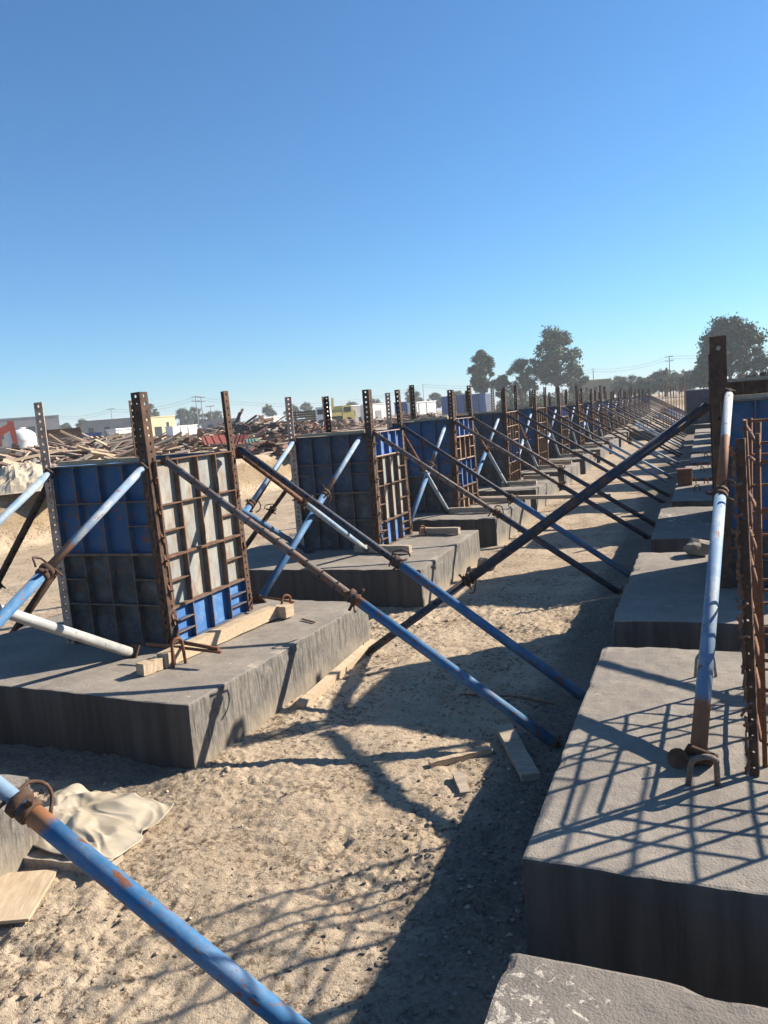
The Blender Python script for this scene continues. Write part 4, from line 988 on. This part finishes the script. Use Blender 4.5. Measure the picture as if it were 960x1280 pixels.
for x in (-2.0, -1.2, 1.0):
    for s in (-1, 1):
        mb = MB(); mb.tube([(x, s*.75, .42), (x, s*.98, .42)], .42, 14); mb.build('wheel', 'tyre', t)
t = empty('cargo_lorry', place(388, 70), 'dark open lorry left of the yellow crane truck', 'lorry'); t.rotation_euler.z = face_mat(388)-R(15)
mb = MB(); mb.box((-1.6, -.9, .7), (.7, .9, .85)); mb.build('flatbed', 'rustdk', t)
for s in (-.9, .86):
    mb = MB(); [mb.box((-1.6, s, .86+.22*k), (.7, s+.04, 1.0+.22*k)) for k in range(4)]; mb.box((-1.6, s-.01, .86), (-1.5, s+.05, 1.75)); mb.box((.6, s-.01, .86), (.7, s+.05, 1.75)); mb.build('side_boards', 'rustdk', t)
mb = MB(); mb.box((.8, -.9, .6), (1.8, .9, 1.9)); mb.build('cab', 'white', t)
mb = MB(); mb.box((.95, -.93, 1.25), (1.6, -.905, 1.7)); mb.build('window', 'glassdk', t)
for x in (-1.1, 1.3):
    for s in (-1, 1):
        mb = MB(); mb.tube([(x, s*.7, .4), (x, s*.95, .4)], .4, 14); mb.build('wheel', 'tyre', t)

# ---- heaps of boards and scrap
def heap(px, d, wx, wy, hh, n, mats, seed, label, name='scrap_heap', lmin=.8, lmax=2.6, align=None):
    rng = random.Random(seed); p = place(px, d); yaw = face_mat(px); mb = MB()
    for _ in range(n):
        a = rng.random()*6.28; q = math.sqrt(rng.random()); x = wx/2*q*math.cos(a); y = wy/2*q*math.sin(a); z = hh*(1-q*q*.9)*rng.uniform(.45, 1.0)
        rz = rng.uniform(0, math.pi) if align is None else rng.gauss(align, .35)
        mt = Matrix.Translation((x, y, z)) @ Matrix.Rotation(rz, 4, 'Z') @ Matrix.Rotation(rng.gauss(0, .22), 4, 'Y') @ Matrix.Rotation(rng.uniform(-.6, .6), 4, 'X')
        mb.obox(mt, rng.uniform(lmin, lmax), rng.uniform(.06, .22), rng.uniform(.025, .06), rng.randrange(len(mats)))
    # the packed core of the heap
    vs = []; fs = []; n_ = 14
    for i in range(n_+1):
        for j in range(n_+1):
            x = (i/n_*2-1); y = (j/n_*2-1); r2 = min(1, x*x+y*y); vs.append((x*wx/2*.95, y*wy/2*.95, hh*.62*(1-r2)*rng.uniform(.75, 1.1)-.05))
    for i in range(n_):
        for j in range(n_): fs.append((i*(n_+1)+j, (i+1)*(n_+1)+j, (i+1)*(n_+1)+j+1, i*(n_+1)+j+1))
    mb.add(vs, fs, 0)
    o = mb.build(name, mats, None, p); o.rotation_euler.z = yaw
    return tag(o, label, 'scrap heap', kind='stuff')
M['boardpink'] = simple('pinkish_board', (0.25, 0.16, 0.125), (0.40, 0.29, 0.235), 7, 0.9, bmp=0)
heap(112, 26, 3.9, 3.0, 0.62, 420, ['timbergrey', 'boardpink', 'timber', 'rustdk'], 1, 'heap of weathered boards and battens behind the trench at far left', 'timber_heap', align=.25)
heap(22, 21, 3.0, 2.0, 0.24, 240, ['timbergrey', 'boardpink', 'rustdk', 'timber'], 2, 'low tangle of broken boards left of the rusty pale post', 'timber_heap', .6, 1.6)
heap(132, 38, 4.2, 3.0, 0.86, 330, ['boardpink', 'timbergrey', 'timbered', 'timber'], 3, 'steep heap of pinkish battens left of the tall perforated post', 'timber_heap', align=-.6)
heap(222, 33, 6.5, 3.4, 0.50, 420, ['timbergrey', 'timber', 'timbered', 'rustdk'], 4, 'wide heap of grey boards below the cream yellow building', 'timber_heap')
heap(318, 42, 6.0, 3.5, 1.02, 420, ['rustdk', 'timbergrey', 'timbered', 'pdark'], 5, 'dark scrap heap right of the grey formwork box')
heap(272, 50, 5.0, 3.0, 0.70, 260, ['pdark', 'pslate', 'timbergrey', 'rustdk'], 6, 'bluish dark scrap heap behind the grey formwork box')
heap(362, 46, 4.5, 3.0, .55, 260, ['timbergrey', 'timbered', 'rustdk', 'boardpink'], 7, 'low brown scrap heap left of the slate formwork box')
heap(425, 52, 6.0, 3.0, .45, 260, ['timbered', 'timbergrey', 'rustlt'], 8, 'low reddish scrap heap behind the slate formwork box')
heap(505, 60, 6.0, 3.0, .60, 200, ['timbergrey', 'rustdk', 'boardpink'], 9, 'low scrap strewn in front of the white box trailer')
heap(332, 23, 2.6, 1.5, 0.35, 160, ['timbergrey', 'rustdk', 'timbered'], 10, 'roots and broken sticks spilling over the trench edge', 'brush_heap', .4, 1.2)
GB = 'single boards lying on the timber heaps'
bl = ['long pale board slanting over the heap left of the tall perforated post', 'second pale board just below the long slanting board', 'pinkish board end beside the slanting boards', 'pale batten resting on the far left tangle',
      'grey batten crossing the far left tangle', 'pale board on the wide heap below the yellow building', 'pink board on the right of the wide heap', 'dark beam lying in front of the wide heap']
for k, (px, d, dz, L, rz, tl, mk) in enumerate([(96, 25.0, .50, 3.4, .18, -.12, 'timber'), (98, 24.6, .38, 3.2, .15, -.10, 'timber'), (120, 25.0, .50, 1.8, -.3, .06, 'boardpink'), (20, 20, .30, 1.8, .3, -.12, 'timber'),
                                           (30, 20.2, .26, 1.6, -.4, .1, 'timbergrey'), (205, 31.5, .42, 2.2, .1, -.05, 'timber'), (262, 31.0, .36, 1.8, -.1, .06, 'boardpink'), (230, 30.5, .30, 3.4, .05, .0, 'rustdk')]):
    p = place(px, d); board(p+Vector((-L/2*.9, 0, dz)), L, .16, .06, face_mat(px)+rz, bl[k], mk, GB, tilt=tl, name='scrap_board')
def sheet_panel(px, d, dz, a, b, rz, tilt, mk, label):
    mb = MB(); n = 9
    for k in range(n): mb.box((-a/2+a*k/n, -b/2, .02*(k % 2)), (-a/2+a*(k+1)/n, b/2, .02*(k % 2)+.012))
    o = mb.build('metal_sheet', mk, None, place(px, d)+Vector((0, 0, dz))); o.rotation_euler = (tilt, 0, face_mat(px)+rz); tag(o, label, 'sheet', 'coloured sheets at the trench edge')
sheet_panel(272, 25.5, .42, 1.0, .55, .2, .5, 'redpaint', 'faded red metal sheet behind the grey formwork box')
sheet_panel(297, 25.0, .35, .55, .5, -.3, .6, 'redpaint', 'faded red metal sheet right of the tall rear post')
sheet_panel(313, 24.5, .26, .42, .36, .1, .7, 'greensheet', 'small faded green metal sheet beside the red sheets')
p = place(80, 37)
mb = MB(); rng = random.Random(9)
for k in range(9): mb.box((-1.7+rng.uniform(-.1, .1), -.8, .75+.07*k), (1.55+rng.uniform(-.1, .1), .8, .75+.07*k+.055))
for x in (-1.2, 0, 1.1): mb.box((x, -.75, 0), (x+.15, .75, .745))
o = mb.build('steel_sheet_stack', 'rust', None, p); o.scale.x = .5; o.rotation_euler.z = face_mat(72); tag(o, 'stack of rusty red steel sheets behind the left timber heap', 'steel stack')
def mound(px, d, wx, wy, h, seed, label, mat):
    n = 40; p = place(px, d); U, V = np.meshgrid(np.linspace(-1, 1, n), np.linspace(-1, 1, n)); r2 = np.clip(1-(U*U+V*V), 0, 1)
    Z = h*r2*(1+.5*pnoise(U*3+seed, V*3, seed))+.10*r2**.5*pnoise(U*9, V*9+seed, seed+1)+.06*r2**.5*np.abs(pnoise(U*18, V*18, seed+2))-.06
    mb = MB(); P = np.stack([U*wx/2, V*wy/2, Z], -1).reshape(-1, 3)
    mb.add(P.tolist(), [(i*n+j, i*n+j+1, (i+1)*n+j+1, (i+1)*n+j) for i in range(n-1) for j in range(n-1)], 0, False)
    o = mb.build('rubble_heap', mat, None, p); o.rotation_euler.z = face_mat(px); tag(o, label, 'rubble', kind='stuff')
mound(20, 15.2, 1.9, 1.4, .42, 3, 'pale rubble heap on the trench edge at far left', 'rubblepale')
mound(44, 16.5, 1.0, .8, .30, 5, 'grey rubble heap beside the pale one', 'ctop')

# ---------------------------------------------------------------- cross row closing the far end of the strip
GX = 'formwork boxes of the far cross row'
for k in range(9):
    x = -1.95+k*1.55+.2*math.sin(k*3); y = 31.5+(k*2.3) % 5 if k < 4 else 33+k
    o = link('concrete_footing', LS[k % 3], None, (x-.7, y-.7, 0)); o.scale = (.58, .9, 1)
    tag(o, 'concrete footing under the %s formwork of the far cross row' % ORD[k+1], 'footing', 'footings of the far cross row')
    if k > 0: formwork(x-.25, y, ('f2_front', 'f4_right' if k % 2 else 'f5_right', 'f2_front', 'f2_front'), 'rust brown formwork box, %s from the left in the far cross row' % ORD[k+1], GX, posts=(POST, POSTD, POSTD, POSTP), ht=1.35)
    c = empty('rebar_cage', (x+.9, y+.9, ZT), 'far rebar cage right of the %s formwork in the cross row' % ORD[k+1], 'rebar cage', 'rebar cages of the far cross row')
    for j in range(9):
        mb = MB(); a = -.4+.1*j; mb.tube([(a, .35*math.sin(j*2.2), -.3), (a+.02, .35*math.sin(j*2.2), 1.7+.25*math.sin(j*5+k))], .014, 5); mb.build('vertical_bar', 'rebar', c)

# ---------------------------------------------------------------- dusty air
hz = bpy.data.materials.new('dusty_air'); hz.use_nodes = True; hn = hz.node_tree; hn.nodes.clear()
pv = hn.nodes.new('ShaderNodeVolumePrincipled'); ho = hn.nodes.new('ShaderNodeOutputMaterial')
pv.inputs['Color'].default_value = (0.86, 0.90, 0.95, 1); pv.inputs['Density'].default_value = 0.0009; pv.inputs['Anisotropy'].default_value = 0.0
hn.links.new(pv.outputs[0], ho.inputs['Volume'])
mb = MB(); mb.box((-1400, -80, -2.0), (1400, 1400, 22))
tag(mb.build('haze', hz), kind='stuff')
